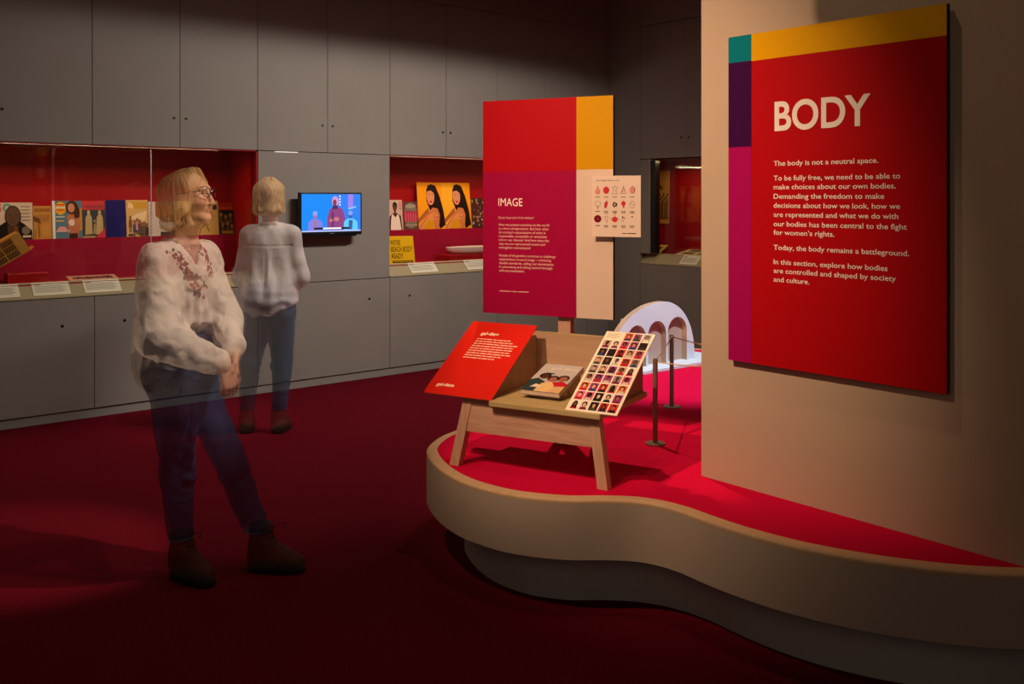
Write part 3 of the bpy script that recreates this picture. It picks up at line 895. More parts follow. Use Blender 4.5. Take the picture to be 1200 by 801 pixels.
CS = 'magazines standing along the riser of the long case'
# 1 white men's magazine
t, w, h = paper_stand('magazine', 'white magazine cover with a bald man in a dark coat', 'magazine', 1.513, 1.776, 1.549, CS)
a = Art(); a.rect(0, w, 0, h, ink(206, 192, 170))
a.text('G', 0.004, h-.066, .056, ink(206, 70, 70), .052, .05); a.text('Q', 0.064, h-.066, .056, ink(90, 160, 150), .062, .05)
a.ell(w*.50, h*.62, .055, .082, ink(64, 46, 34)); a.poly([(0, 0), (0, h*.25), (w*.22, h*.42), (w*.34, h*.5), (w*.66, h*.5), (w*.78, h*.42), (w*.98, h*.24), (w*.98, 0)], ink(24, 20, 20))
a.poly([(w*.38, 0), (w*.36, h*.4), (w*.5, h*.34), (w*.64, h*.4), (w*.62, 0)], ink(78, 54, 36)); a.ell(w*.50, h*.62, .046, .070, ink(98, 72, 54))
a.rect(w*.38, w*.46, h*.66, h*.675, ink(20, 14, 12)); a.rect(w*.54, w*.62, h*.66, h*.675, ink(20, 14, 12)); a.rect(w*.45, w*.55, h*.47, h*.485, ink(52, 26, 24)); a.line([(w*.5, h*.65), (w*.48, h*.55), (w*.52, h*.55)], .003, ink(52, 34, 26))
for k in range(5): a.rect(w*.70, w*.93, h*.88-k*.025, h*.885-k*.025+.004, ink(120, 108, 96))
a.ell(w*.82, h*.24, .028, .03, ink(120, 110, 96)); a.rect(w*.74, w*.95, h*.05, h*.11, ink(200, 190, 176))
a.build('cover', t)
# 2 yellowed paper
t, w, h = paper_stand('magazine', 'yellowed old illustrated paper beside the bald man cover', 'magazine', 1.782, 1.904, 1.523, CS)
a = Art(); a.rect(0, w, 0, h, ink(188, 140, 64)); a.rect(.006, w-.006, h*.82, h*.93, ink(150, 104, 44))
for k in range(9): a.line([(.008+k*.011, h*.52), (.02+k*.011, h*.74)], .004, ink(120, 84, 38))
a.poly([(0, h*.55), (0, h*.7), (.04, h*.62), (.05, h*.45)], ink(104, 70, 32)); a.line([(.036, h*.05), (.034, h*.55)], .006, ink(126, 86, 38)); a.line([(.01, h*.02), (.012, h*.3)], .005, ink(140, 98, 44))
a.rect(.05, w-.01, .02, h*.42, ink(196, 148, 70)); a.build('cover', t)
# 3 colourful glossy with white spine
t, w, h = paper_stand('magazine', 'glossy magazine with white spine and woman in a white bikini', 'magazine', 1.910, 2.118, 1.561, CS, 0.012)
a = Art(); a.rect(0, w, 0, h, ink(86, 128, 146)); a.rect(0, .020, 0, h, ink(226, 228, 232))
a.ell(.058, h*.80, .038, .050, ink(226, 170, 30)); a.rect(.026, .090, h*.80, h*.84, ink(226, 226, 220)); a.rect(.03, .086, h*.74, h*.77, ink(206, 60, 40)); a.rect(.03, .086, h*.88, h*.91, ink(206, 60, 40))
a.rect(.024, .085, h*.56, h*.59, ink(200, 206, 206)); a.rect(.024, .08, h*.45, h*.48, ink(226, 196, 60))
a.rect(.16, w, h*.2, h*.8, ink(190, 150, 60))
a.poly([(.115, 0), (.10, h*.6), (.12, h*.68), (.16, h*.7), (.19, h*.62), (.195, h*.4), (.18, 0)], ink(186, 118, 84))
a.ell(.137, h*.82, .044, .052, ink(70, 40, 24)); a.ell(.172, h*.68, .022, .05, ink(70, 40, 24)); a.ell(.133, h*.81, .024, .034, ink(206, 144, 108))
a.ell(.135, h*.42, .022, .026, ink(226, 214, 196)); a.ell(.175, h*.44, .022, .028, ink(196, 124, 88)); a.rect(.115, .175, 0, h*.13, ink(60, 40, 36))
a.poly([(.02, h*.17), (.05, h*.32), (.09, h*.3), (.105, h*.2), (.09, h*.17)], ink(226, 160, 156)); a.rect(.03, .12, h*.185, h*.21, ink(206, 206, 196))
a.build('cover', t)
# 4 red header with statues
t, w, h = paper_stand('magazine', 'red headed magazine showing two draped pale figures', 'magazine', 2.121, 2.284, 1.560, CS)
a = Art(); a.rect(0, w, 0, h, ink(60, 66, 76)); a.rect(0, w, h*.76, h, ink(206, 62, 66))
for k in range(11): a.rect(.01+k*.0135, .018+k*.0135, h*.79, h*.89, ink(140, 60, 76))
for cx in (.045, .125): a.poly([(cx-.028, h*.08), (cx-.022, h*.55), (cx-.008, h*.64), (cx+.010, h*.64), (cx+.022, h*.55), (cx+.026, h*.1)], ink(190, 172, 120)); a.ell(cx, h*.69, .011, .016, ink(196, 176, 130))
a.poly([(.075, h*.1), (.08, h*.36), (.095, h*.4), (.10, h*.1)], ink(160, 150, 120)); a.ell(.087, h*.45, .009, .012, ink(150, 140, 116))
a.poly([(.09, 0), (w, h*.26), (w, 0)], ink(206, 62, 66)); a.rect(0, w*.55, 0, h*.05, ink(170, 150, 110)); a.build('cover', t)
# 5 navy book
t, w, h = paper_stand('book', 'plain navy blue book standing between two illustrated covers', 'book', 2.290, 2.440, 1.567, CS, 0.016)
a = Art(); a.rect(0, w, 0, h, ink(30, 26, 104)); a.rect(w*.50, w*.505, 0, h, ink(38, 34, 116)); a.build('cover', t)
# 6 tan crowd
t, w, h = paper_stand('magazine', 'tan magazine with a drawn crowd of small figures', 'magazine', 2.445, 2.612, 1.566, CS)
a = Art(); a.rect(0, w, 0, h, ink(214, 178, 112)); a.rect(.012, w-.004, h*.76, h*.96, ink(206, 160, 60)); a.poly([(.012, h*.78), (.02, h*.95), (.05, h*.9), (.06, h*.76)], ink(240, 214, 150)); a.poly([(.07, h*.62), (.03, h*.5), (.14, h*.4), (.16, h*.7)], ink(236, 214, 166))
for cx, cy, c_ in ((.03, .46, (130, 80, 60)), (.062, .34, (60, 70, 110)), (.082, .40, (196, 150, 140)), (.10, .36, (120, 60, 80)), (.115, .28, (80, 80, 60)), (.135, .30, (110, 84, 60)), (.155, .26, (70, 50, 50))):
    a.poly([(cx-.013, h*(cy-.22)), (cx-.012, h*cy), (cx+.012, h*cy), (cx+.013, h*(cy-.22))], ink(*c_)); a.ell(cx, h*(cy+.06), .009, .015, ink(140, 92, 70)); a.rect(cx-.008, cx-.002, h*(cy-.34), h*(cy-.22), ink(50, 40, 50)); a.rect(cx+.003, cx+.008, h*(cy-.34), h*(cy-.22), ink(50, 40, 50))
a.rect(.012, .05, .006, .022, ink(70, 60, 46)); a.build('cover', t)
# 7 striped photo
t, w, h = paper_stand('magazine', 'black and white striped photo sheet at the pane joint', 'print', 2.616, 2.816, 1.553, CS)
a = Art(); a.rect(0, w, 0, h, ink(214, 200, 188)); a.rect(.055, w, h*.4, h, ink(150, 92, 50))
for k in range(9): a.line([(.004, h*(.08+k*.1)), (.038, h*(.12+k*.1))], .003, ink(90, 76, 76))
a.rect(.10, .14, h*.6, h*.88, ink(176, 100, 50)); a.rect(.15, .185, h*.62, h*.9, ink(196, 120, 56)); a.poly([(.05, 0), (.05, h*.6), (.14, h*.32), (.2, h*.1), (.2, 0)], ink(206, 196, 186)); a.rect(.09, .2, 0, h*.12, ink(80, 60, 46)); a.build('cover', t)
# 8 cream text book
t, w, h = paper_stand('magazine', 'wide cream cover with thin ink lines behind the woman\u2019s face', 'magazine', 2.821, 3.188, 1.559, CS)
a = Art(); a.rect(0, w, 0, h, ink(214, 172, 92)); K2 = ink(70, 48, 30)
for k in range(9): a.rect(.13+k*.021, .143+k*.021, h*.80, h*.9, K2)
a.rect(.32, .355, h*.74, h*.88, ink(60, 66, 50)); a.ring(.06, h*.55, .035, .07, .004, ink(140, 104, 56)); a.line([(.235, h*.36), (.20, h*.02)], .006, K2); a.line([(.255, h*.36), (.285, h*.1)], .006, K2); a.ring(.30, h*.55, .02, .03, .003, K2)
for k in range(6): a.rect(.14+k*.025, .158+k*.025, h*.46, h*.5, ink(120, 90, 50))
a.build('cover', t)
# 9 dark group
t, w, h = paper_stand('magazine', 'red headed magazine with a dark group photo beside the cream cover', 'magazine', 3.192, 3.322, 1.544, CS)
a = Art(); a.rect(0, w, 0, h, ink(42, 34, 24)); a.rect(0, w, h*.76, h, ink(166, 40, 26)); a.rect(.006, w-.006, h*.8, h*.86, ink(190, 80, 40))
for cx, cy in ((.02, .62), (.06, .55), (.10, .6), (.03, .3), (.075, .34), (.11, .25)): a.ell(cx, h*cy, .014, .02, ink(150, 118, 56)); a.poly([(cx-.02, h*(cy-.25)), (cx-.014, h*(cy-.08)), (cx+.014, h*(cy-.08)), (cx+.02, h*(cy-.25))], ink(96, 76, 40))
a.rect(.02, .12, .006, .03, ink(176, 140, 60)); a.build('cover', t)

C2 = 'covers standing along the riser of the second case'
t, w, h = paper_stand('magazine', 'pale magazine cover with a woman in a white top', 'magazine', 4.849, 5.010, 1.564, C2)
a = Art(); a.rect(0, w, 0, h, ink(206, 176, 160)); a.poly([(.0, 0), (.015, h*.45), (.055, h*.56), (.1, h*.56), (.14, h*.46), (.15, 0)], ink(76, 44, 34)); a.poly([(.018, 0), (.03, h*.38), (.045, h*.54), (.08, h*.42), (.11, h*.54), (.125, h*.38), (.138, 0)], ink(236, 220, 206))
a.ell(.078, h*.80, .026, .038, ink(36, 24, 22)); a.ell(.076, h*.73, .020, .034, ink(98, 58, 44)); a.rect(.066, .088, h*.55, h*.65, ink(98, 58, 44))
for k in range(4): a.rect(.12, .152, h*(.9-.07*k), h*(.93-.07*k), ink(196, 80, 80))
a.build('cover', t)
t, w, h = paper_stand('magazine', 'grey and pink collage cover right of the white top cover', 'magazine', 5.022, 5.186, 1.547, C2)
a = Art(); a.rect(0, w, 0, h, ink(96, 60, 56)); a.ell(w*.5, h*.5, w*.48, h*.47, ink(120, 116, 96)); a.rect(w*.02, w*.96, h*.28, h*.66, ink(176, 46, 76)); a.ell(w*.5, h*.84, w*.38, .020, ink(160, 150, 130))
for k in range(5): a.rect(w*(.1+.17*k), w*(.18+.17*k), h*.28, h*.6, ink(206, 96, 116))
a.rect(w*.1, w*.9, h*.12, h*.2, ink(150, 140, 120)); a.build('cover', t)
t, w, h = paper_stand('portrait_spread', 'large orange spread of two matching long-haired women', 'picture', 5.190, 5.832, 1.735, None)
a = Art(); a.rect(0, w, 0, h, ink(240, 158, 16)); a.rect(w*.45, w*.72, 0, h, ink(246, 178, 40))
for ox in (0.0, .315):
    SK = ink(206, 122, 70); SKD = ink(176, 96, 54); HR = ink(36, 18, 16)
    a.poly([(ox+.16, h*.30), (ox+.105, h*.60), (ox+.11, h*.86), (ox+.16, h*.97), (ox+.22, h*.93), (ox+.265, h*.7), (ox+.30, h*.4), (ox+.32, h*.08), (ox+.25, 0), (ox+.22, h*.2)], HR)
    a.ell(ox+.155, h*.70, .046, .085, ink(222, 146, 104)); a.poly([(ox+.108, h*.80), (ox+.13, h*.95), (ox+.19, h*.95), (ox+.205, h*.76), (ox+.16, h*.83)], HR)
    a.rect(ox+.13, ox+.15, h*.735, h*.745, HR); a.rect(ox+.168, ox+.185, h*.735, h*.745, HR); a.ell(ox+.155, h*.585, .016, .010, ink(190, 30, 34), 0, 10)
    a.poly([(ox+.0, 0), (ox+.0, h*.05), (ox+.13, h*.36), (ox+.17, h*.46), (ox+.23, h*.44), (ox+.255, h*.3), (ox+.235, 0)], SK)
    a.poly([(ox+.0, h*.12), (ox+.0, h*.22), (ox+.12, h*.46), (ox+.13, h*.36)], SKD)
    a.poly([(ox+.01, 0), (ox+.14, h*.33), (ox+.22, h*.35), (ox+.235, h*.26), (ox+.12, h*.12), (ox+.08, 0)], ink(226, 144, 88)); a.line([(ox+.17, h*.24), (ox+.235, h*.27)], .008, SKD); a.line([(ox+.17, h*.29), (ox+.225, h*.34)], .006, SKD)
    a.poly([(ox+.05, 0), (ox+.10, h*.2), (ox+.17, h*.2), (ox+.19, 0)], ink(214, 150, 20))
a.build('print', t)
t, w, h = paper_stand('magazine', 'busy dark collage cover right of the orange spread', 'magazine', 5.838, 6.075, 1.580, C2)
a = Art(); a.rect(0, w, 0, h, ink(70, 40, 34)); rr = random.Random(5)
for k in range(60): a.at(1 + k % 12).ell(rr.uniform(.012, w-.012), rr.uniform(.016, h-.016), rr.uniform(.005, .012), rr.uniform(.008, .016), ink(*rr.choice([(160, 110, 80), (196, 160, 120), (126, 40, 40), (60, 70, 60), (206, 190, 160), (40, 26, 26)])), 0, 8)
a.build('cover', t)

# leaning yellow card
t = thing('slogan_card', 'yellow card reading WE\u2019RE BEACH BODY READY at the case\u2019s left end', 'sign', mtx=frame((4.668, 7.292, 0.9765), (1, 0, -0.03), (0.0, 0.18, 1)))
b = MB(); b.box(0, 0.285, 0, 0.262, -0.004, 0, ink(196, 150, 30)); b.build('card', t)
a = Art(); a.rect(0, 0.285, 0, 0.262, ink(246, 196, 20)); a.build('printed_face', t)
a = Art(0.0012); KK = ink(26, 20, 14)
a.text("WE\u2019RE", .024, .178, .048, KK, .115, 0); a.text('BEACH BODY', .030, .116, .048, KK, .235, 0); a.text('READY', .034, .054, .048, KK, .125, 0)
a.rect(.038, .262, .014, .034, KK); a.rect(.05, .25, .021, .027, ink(220, 176, 40)); a.build('lettering', t)

# shallow white dish on a red block
t = thing('display_block', 'low red block carrying the shallow white dish', 'block', (5.70, 7.40, 0.976))
MB().bbox(-.36, .36, -.11, .11, 0, .060, M['casered'], .002, 1).build('block', t)
t = thing('shallow_dish', 'shallow white dish on a red block, partly behind the sign', 'dish', (5.70, 7.40, 1.0365))
pr = [(0.0, .0), (.16, .0), (.24, .006), (.30, .026), (.318, .050), (.322, .068), (.314, .070), (.30, .050), (.24, .020), (.0, .016)]
b = MB(); b.lathe([(r_, z_) for r_, z_ in pr], (0, 0, 0), ink(226, 206, 190, .35), 48)
for i, p in enumerate(b.v): b.v[i] = (p[0], p[1]*.30, p[2])
b.build('bowl', t)

# tilted printed box with its red block
t = thing('display_block', 'small red block propping the tilted cardboard box', 'block', (1.66, 7.42, 0.976))
MB().bbox(-.10, .165, -.06, .06, 0, .070, M['casered'], .002, 1).build('block', t)
t = thing('printed_box', 'tilted tan cardboard box with dark printed panels on its side', 'box', mtx=frame((1.330, 7.36, 0.985), (math.cos(.54), 0, math.sin(.54)), (-math.sin(.54), 0, math.cos(.54))))
TAN = mat('tan cardboard', rgb(186, 138, 58), .7, noise=(20, .08))
b = MB(); b.box(0, .44, 0, .155, -.11, 0, TAN); b.build('carton', t)
a = Art()
for i in range(4):
    for j in range(3):
        a.at(0); x_ = .012 + i*.092; y_ = .010 + j*.046
        a.rect(x_, x_+.084, y_, y_+.040, ink(92, 62, 26))
        for k in range(4): a.line([(x_+.006+k*.019, y_+.006), (x_+.016+k*.019, y_+.034)], .006, ink(140, 100, 44))
a.build('printed_panels', t)
b = MB(); b.add([(.4405, .1555, .001), (.4405, .1555, -.11), (.452, .185, -.11), (.452, .185, .001)], [(0, 1, 2, 3)], TAN); b.build('flap', t); b = MB(); b.add([(.4405, .0, .001), (.4405, 0, -.11), (.475, .010, -.11), (.475, .010, .001)], [(0, 1, 2, 3)], TAN)
b.build('flap', t)

# photo sheet lying on the case floor
t = thing('photo_sheet', 'long photo print lying on the floor of the long case', 'photograph', mtx=frame((1.965, 7.31, 0.978), (1, 0, 0), (0, .985, .17)))
b = MB(); b.box(0, .34, 0, .15, -.003, 0, ink(206, 170, 150)); b.build('sheet', t)
a = Art(); a.rect(0, .34, 0, .15, ink(196, 150, 130)); rr = random.Random(3)
a.rect(.03, .31, .05, .11, ink(110, 70, 62))
for k in range(26): a.at(2 + k % 8).ell(rr.uniform(.04, .30), rr.uniform(.045, .115), .010, .013, ink(*rr.choice([(70, 40, 40), (150, 96, 84), (50, 30, 34)])), 0, 8)
a.build('print', t)

# label cards on the sloping ledges
def card(label, x0, x1, onback=False):
    ex, ey = (1, 0, 0), (0, .1, .101)
    n = Vector(ex).cross(Vector(ey).normalized())
    o_ = Vector((x0, YL + .012, .8972)) + n*0.0034
    if onback:
        ex, ey = (0, -1, 0), (.1, 0, .101); n = Vector(ex).cross(Vector(ey).normalized())
        o_ = Vector((XB + .012, -x0, .8972 + .022)) + n*0.0034
    t = thing('label_card', label, 'label', group='label cards on the case ledges', mtx=frame(o_, ex, ey))
    w = x1-x0; h = .118
    MB().box(0, w, 0, h, -.003, 0, ink(236, 224, 196)).build('card', t)
    a = Art(); a.rect(0, w, 0, h, ink(238, 226, 198)); g = ink(150, 138, 116)
    a.line([(.015, h-.02), (.06, h-.02)], .006, ink(110, 98, 80))
    for k in range(5): a.line([(.015, h-.036-k*.013), (w*(.9 if k % 2 else .82), h-.036-k*.013)], .0045, g)
    a.build('lettering', t)
card('cream label card cut off at the photo\u2019s left edge', 1.36, 1.602)
card('cream label card below the tilted cardboard box', 1.686, 1.93)
card('cream label card below the long photo print', 2.025, 2.28)
card('cream label card just right of the yellow slogan card', 4.84, 5.135)
card('cream label card half hidden by the tall sign', 5.48, 5.80)
card('cream label card in front of the corner case', -6.20, -5.98, True)

# ------------------------------------------------------------------ corner case contents (far wall)
t, w, h = paper_stand('poster', 'yellow lit photo of a crowd hanging in the corner case', 'poster', -6.80, -6.62, 1.873, None, .004, 7.515, 1.309, 0.02, True)
a = Art(); a.rect(0, w, 0, h, ink(216, 160, 60)); a.poly([(0, h*.8), (w*.55, h*.68), (w*.5, h*.62), (0, h*.72)], ink(120, 80, 30))
for k in range(9):
    cx = .015+k*.019; a.poly([(cx-.012, h*.12), (cx-.012, h*(.4+.04*(k % 3))), (cx+.012, h*(.42+.04*(k % 3))), (cx+.012, h*.12)], ink(*[(140, 96, 40), (110, 76, 36), (166, 118, 50)][k % 3])); a.ell(cx, h*(.47+.04*(k % 3)), .010, .018, ink(90, 60, 30), 0, 8)
a.rect(0, w, h*.09, h*.12, ink(120, 84, 36)); a.build('print', t)
t, w, h = paper_stand('poster', 'pale drawing on the corner case wall beside the right wall edge', 'poster', -6.155, -5.86, 1.877, None, .004, 7.515, 1.309, 0.02, True)
a = Art(); a.rect(0, w, 0, h, ink(206, 176, 120)); a.line([(.01, h*.3), (.06, h*.34), (.05, h*.1)], .006, ink(90, 70, 46)); a.ring(.07, h*.62, .05, .08, .005, ink(100, 80, 50)); a.rect(0, w, h*.48, h*.50, ink(90, 70, 46)); a.build('print', t)
def flat_album(label, y0, y1, cat):
    t = thing('photo_album', label, cat, mtx=frame((XB + .112, -y0, 1.0088), (0, -1, 0), (.985, 0, .17)))
    w = y1-y0
    MB().box(0, w, 0, .235, -.008, 0, ink(226, 206, 150)).build('pages', t)
    a = Art(); a.rect(0, w, 0, .235, ink(232, 210, 150)); a.rect(.05, w*.46, .14, .22, ink(70, 58, 40)); a.rect(.05, w*.46, .03, .11, ink(80, 66, 46)); a.rect(w*.55, w-.05, .14, .22, ink(60, 50, 36)); a.rect(w*.55, w-.05, .03, .11, ink(90, 76, 52)); a.build('print', t)
flat_album('open album of black and white photos in the corner case', -6.34, -5.90, 'album')
t = thing('photo_print', 'small framed dark print at the corner case\u2019s left end', 'photograph', mtx=frame((XB + .20, 6.72, 1.003), (0, -1, 0), (.86, 0, .5)))
MB().box(0, .10, 0, .16, -.004, 0, ink(216, 180, 80)).build('sheet', t)
a = Art(); a.rect(0, .10, 0, .16, ink(222, 186, 86)); a.rect(.0, .06, .02, .12, ink(60, 44, 24)); a.build('print', t)

# ================================================================== the two visitors
V3 = lambda *p: np.array(p, dtype=np.float64)
def unit(v): v = np.asarray(v, float); return v / np.linalg.norm(v)

class Vol:
    """signed-distance volume on a grid, meshed with surface nets"""
    def __init__(s, lo, hi, h):
        s.lo = np.array(lo, float); s.h = h
        s.n = np.ceil((np.array(hi) - s.lo) / h).astype(int) + 1
        s.D = np.full(s.n, 1.0, np.float32)
        s.ax = [(s.lo[i] + h*np.arange(s.n[i])).astype(np.float32) for i in range(3)]
    def win(s, lo, hi, m):
        a = np.clip(np.floor((np.array(lo) - m - s.lo)/s.h).astype(int), 0, s.n)
        b = np.clip(np.ceil((np.array(hi) + m - s.lo)/s.h).astype(int) + 1, 0, s.n)
        sl = tuple(slice(a[i], b[i]) for i in range(3))
        return sl, s.ax[0][sl[0]][:, None, None], s.ax[1][sl[1]][None, :, None], s.ax[2][sl[2]][None, None, :]
    def _u(s, sl, d, k):
        o = s.D[sl]
        hh = np.maximum(k - np.abs(o - d), 0) / k
        s.D[sl] = np.minimum(o, d) - hh*hh*k*0.25
    def _s(s, sl, d, k):
        o = s.D[sl]; d = -d
        hh = np.maximum(k - np.abs(o - d), 0) / k
        s.D[sl] = np.maximum(o, d) + hh*hh*k*0.25
    def cap(s, a, b, ra, rb, k=0.03, flat=None, sub=False):
        a = np.asarray(a, float); b = np.asarray(b, float); r = max(ra, rb)
        sl, X, Y, Z = s.win(np.minimum(a, b) - r, np.maximum(a, b) + r, k + 0.03)
        ab = b - a; L = float(ab @ ab) or 1e-9
        t = np.clip(((X-a[0])*ab[0] + (Y-a[1])*ab[1] + (Z-a[2])*ab[2]) / L, 0, 1)
        dz = (Z - a[2] - t*ab[2])
        if flat: dz = dz/flat
        d = np.sqrt((X-a[0]-t*ab[0])**2 + (Y-a[1]-t*ab[1])**2 + dz**2) - (ra + (rb-ra)*t)
        (s._s if sub else s._u)(sl, d.astype(np.float32), k)
        return s
    def ell(s, c, r, A=None, k=0.03, sub=False):
        c = np.asarray(c, float); R_ = max(r)
        A = np.eye(3) if A is None else np.array(A)
        sl, X, Y, Z = s.win(c - R_, c + R_, k + 0.03)
        q = [((X-c[0])*A[i][0] + (Y-c[1])*A[i][1] + (Z-c[2])*A[i][2]) for i in range(3)]
        k0 = np.sqrt(sum((q[i]/r[i])**2 for i in range(3))); k1 = np.sqrt(sum((q[i]/r[i]**2)**2 for i in range(3))) + 1e-6
        d = k0*(k0-1)/k1
        (s._s if sub else s._u)(sl, d.astype(np.float32), k)
        return s
    def cut(s, fn, k=0.004):
        X, Y, Z = s.ax[0][:, None, None], s.ax[1][None, :, None], s.ax[2][None, None, :]
        d = -np.broadcast_to(fn(X, Y, Z), s.D.shape).astype(np.float32)
        s._s((slice(None),)*3, d, k)          # keeps the region where fn <= 0
        return s
    def mesh(s):
        D = s.D; S = D < 0
        cnt = sum(S[i:s.n[0]-1+i, j:s.n[1]-1+j, k:s.n[2]-1+k].astype(np.int8) for i in (0, 1) for j in (0, 1) for k in (0, 1))
        act = np.argwhere((cnt > 0) & (cnt < 8))
        idx = np.full(cnt.shape, -1, np.int64); idx[tuple(act.T)] = np.arange(len(act))
        pos = np.zeros((len(act), 3)); num = np.zeros(len(act))
        for ax in range(3):
            o1, o2 = [i for i in range(3) if i != ax]
            for i in (0, 1):
                for j in (0, 1):
                    off = np.zeros(3, int); off[o1] = i; off[o2] = j
                    a = act + off; b = a.copy(); b[:, ax] += 1
                    va = D[tuple(a.T)]; vb = D[tuple(b.T)]
                    m = (va < 0) != (vb < 0)
                    t = np.where(m, va/np.where(m, va-vb, 1), 0)
                    p = np.tile(off.astype(float), (len(act), 1)); p[:, ax] += t
                    pos[m] += p[m]; num[m] += 1
        V = s.lo + s.h*(act + pos/num[:, None])
        F = []
        for ax in range(3):
            o1, o2 = (ax+1) % 3, (ax+2) % 3
            sa = [slice(None)]*3; sb = [slice(None)]*3
            sa[ax] = slice(0, -1); sb[ax] = slice(1, None)
            A = S[tuple(sa)]; B = S[tuple(sb)]
            e = np.argwhere(A != B)
            e = e[(e[:, o1] > 0) & (e[:, o2] > 0) & (e[:, o1] < s.n[o1]-1) & (e[:, o2] < s.n[o2]-1)]
            q = []
            for i, j in ((-1, -1), (0, -1), (0, 0), (-1, 0)):
                c = e.copy(); c[:, o1] += i; c[:, o2] += j
                q.append(idx[tuple(c.T)])
            q = np.stack(q, 1)
            neg = ~A[tuple(e.T)]
            q[neg] = q[neg][:, ::-1]
            F.append(q)
        return V, np.concatenate(F)

def vnormals(V, F):
    n = np.cross(V[F[:, 2]] - V[F[:, 0]], V[F[:, 3]] - V[F[:, 1]])
    N = np.zeros_like(V)
    for i in range(4): np.add.at(N, F[:, i], n)
    return N / (np.linalg.norm(N, axis=1, keepdims=True) + 1e-9)

_rng = np.random.RandomState(4)
_tab = _rng.rand(24, 24, 24)
def vnoise(P, scale, seed=0):
    q = P*scale + 7.3*seed + 50
    i = np.floor(q).astype(int); f = q - i; f = f*f*(3-2*f)
    out = 0
    for a in (0, 1):
        for b in (0, 1):
            for c in (0, 1):
                w = (f[:, 0] if a else 1-f[:, 0])*(f[:, 1] if b else 1-f[:, 1])*(f[:, 2] if c else 1-f[:, 2])
                out = out + w*_tab[(i[:, 0]+a) % 24, (i[:, 1]+b) % 24, (i[:, 2]+c) % 24]
    return out*2-1

def veil_mat(name, rough=0.8, spec=0.15, bump=None):
    """long-exposure visitor: the fabric or skin colour from the mesh, partly see-through"""
    m = bpy.data.materials.new(name)
    m.use_nodes = True
    nt = m.node_tree; b = nt.nodes['Principled BSDF']; out = nt.nodes['Material Output']
    at = nt.nodes.new('ShaderNodeAttribute'); at.attribute_name = 'paint'
    b.inputs['Roughness'].default_value = rough; b.inputs['Specular IOR Level'].default_value = spec
    mx = nt.nodes.new('ShaderNodeMixShader'); tr = nt.nodes.new('ShaderNodeBsdfTransparent')
    L = nt.links.new
    L(at.outputs['Color'], b.inputs['Base Color']); L(at.outputs['Alpha'], mx.inputs[0])
    L(tr.outputs[0], mx.inputs[1]); L(b.outputs[0], mx.inputs[2]); L(mx.outputs[0], out.inputs[0])
    if bump:
        tc = nt.nodes.new('ShaderNodeTexCoord'); n = nt.nodes.new('ShaderNodeTexNoise'); bp = nt.nodes.new('ShaderNodeBump')
        n.inputs['Scale'].default_value = bump[0]; n.inputs['Detail'].default_value = 4
        bp.inputs['Strength'].default_value = bump[1]; bp.inputs['Distance'].default_value = 0.006
        L(tc.outputs['Object'], n.inputs['Vector']); L(n.outputs['Fac'], bp.inputs['Height']); L(bp.outputs['Normal'], b.inputs['Normal'])
    return m
VM = {'skin': veil_mat('visitor skin', 0.55, 0.3), 'hair': veil_mat('visitor blonde hair', 0.5, 0.3), 'linen': veil_mat('visitor white linen', 0.9, 0.05, (60, 0.5)),
      'denim': veil_mat('visitor blue denim', 0.9, 0.05, (90, 0.3)), 'leather': veil_mat('visitor brown leather', 0.6, 0.25, (40, 0.3))}

def vmesh(name, V, F, C, material, parent):
    me = bpy.data.meshes.new(name)
    me.vertices.add(len(V)); me.vertices.foreach_set('co', V.astype(np.float32).ravel())
    me.loops.add(F.size); me.loops.foreach_set('vertex_index', F.astype(np.int32).ravel())
    me.polygons.add(len(F)); me.polygons.foreach_set('loop_start', np.arange(0, F.size, 4, dtype=np.int32))
    me.update(calc_edges=True)
    me.polygons.foreach_set('use_smooth', np.ones(len(F), bool))
    at = me.color_attributes.new('paint', 'FLOAT_COLOR', 'POINT')
    at.data.foreach_set('color', C.astype(np.float32).ravel())
    me.materials.append(material)
    me.validate(); me.update()
    o = bpy.data.objects.new(name, me); COL.objects.link(o); o.parent = parent
    return o

def flat_col(n, c, a):
    C = np.empty((n, 4)); C[:, :3] = [lin(x) for x in c]; C[:, 3] = a
    return C
def put(C, mask, c, w=1.0):
    C[mask, :3] = C[mask, :3]*(1-w) + np.array([lin(x) for x in c])*w

class Head:
    def __init__(s, C, F):
        s.C = np.array(C, float); s.F = unit(F); s.L = unit(np.cross([0, 0, 1], s.F)); s.U = np.cross(s.F, s.L)
        s.A = [s.F, s.L, s.U]
    def p(s, f, l, u): return s.C + f*s.F + l*s.L + u*s.U
    def loc(s, V):
        d = V - s.C; return d @ s.F, d @ s.L, d @ s.U

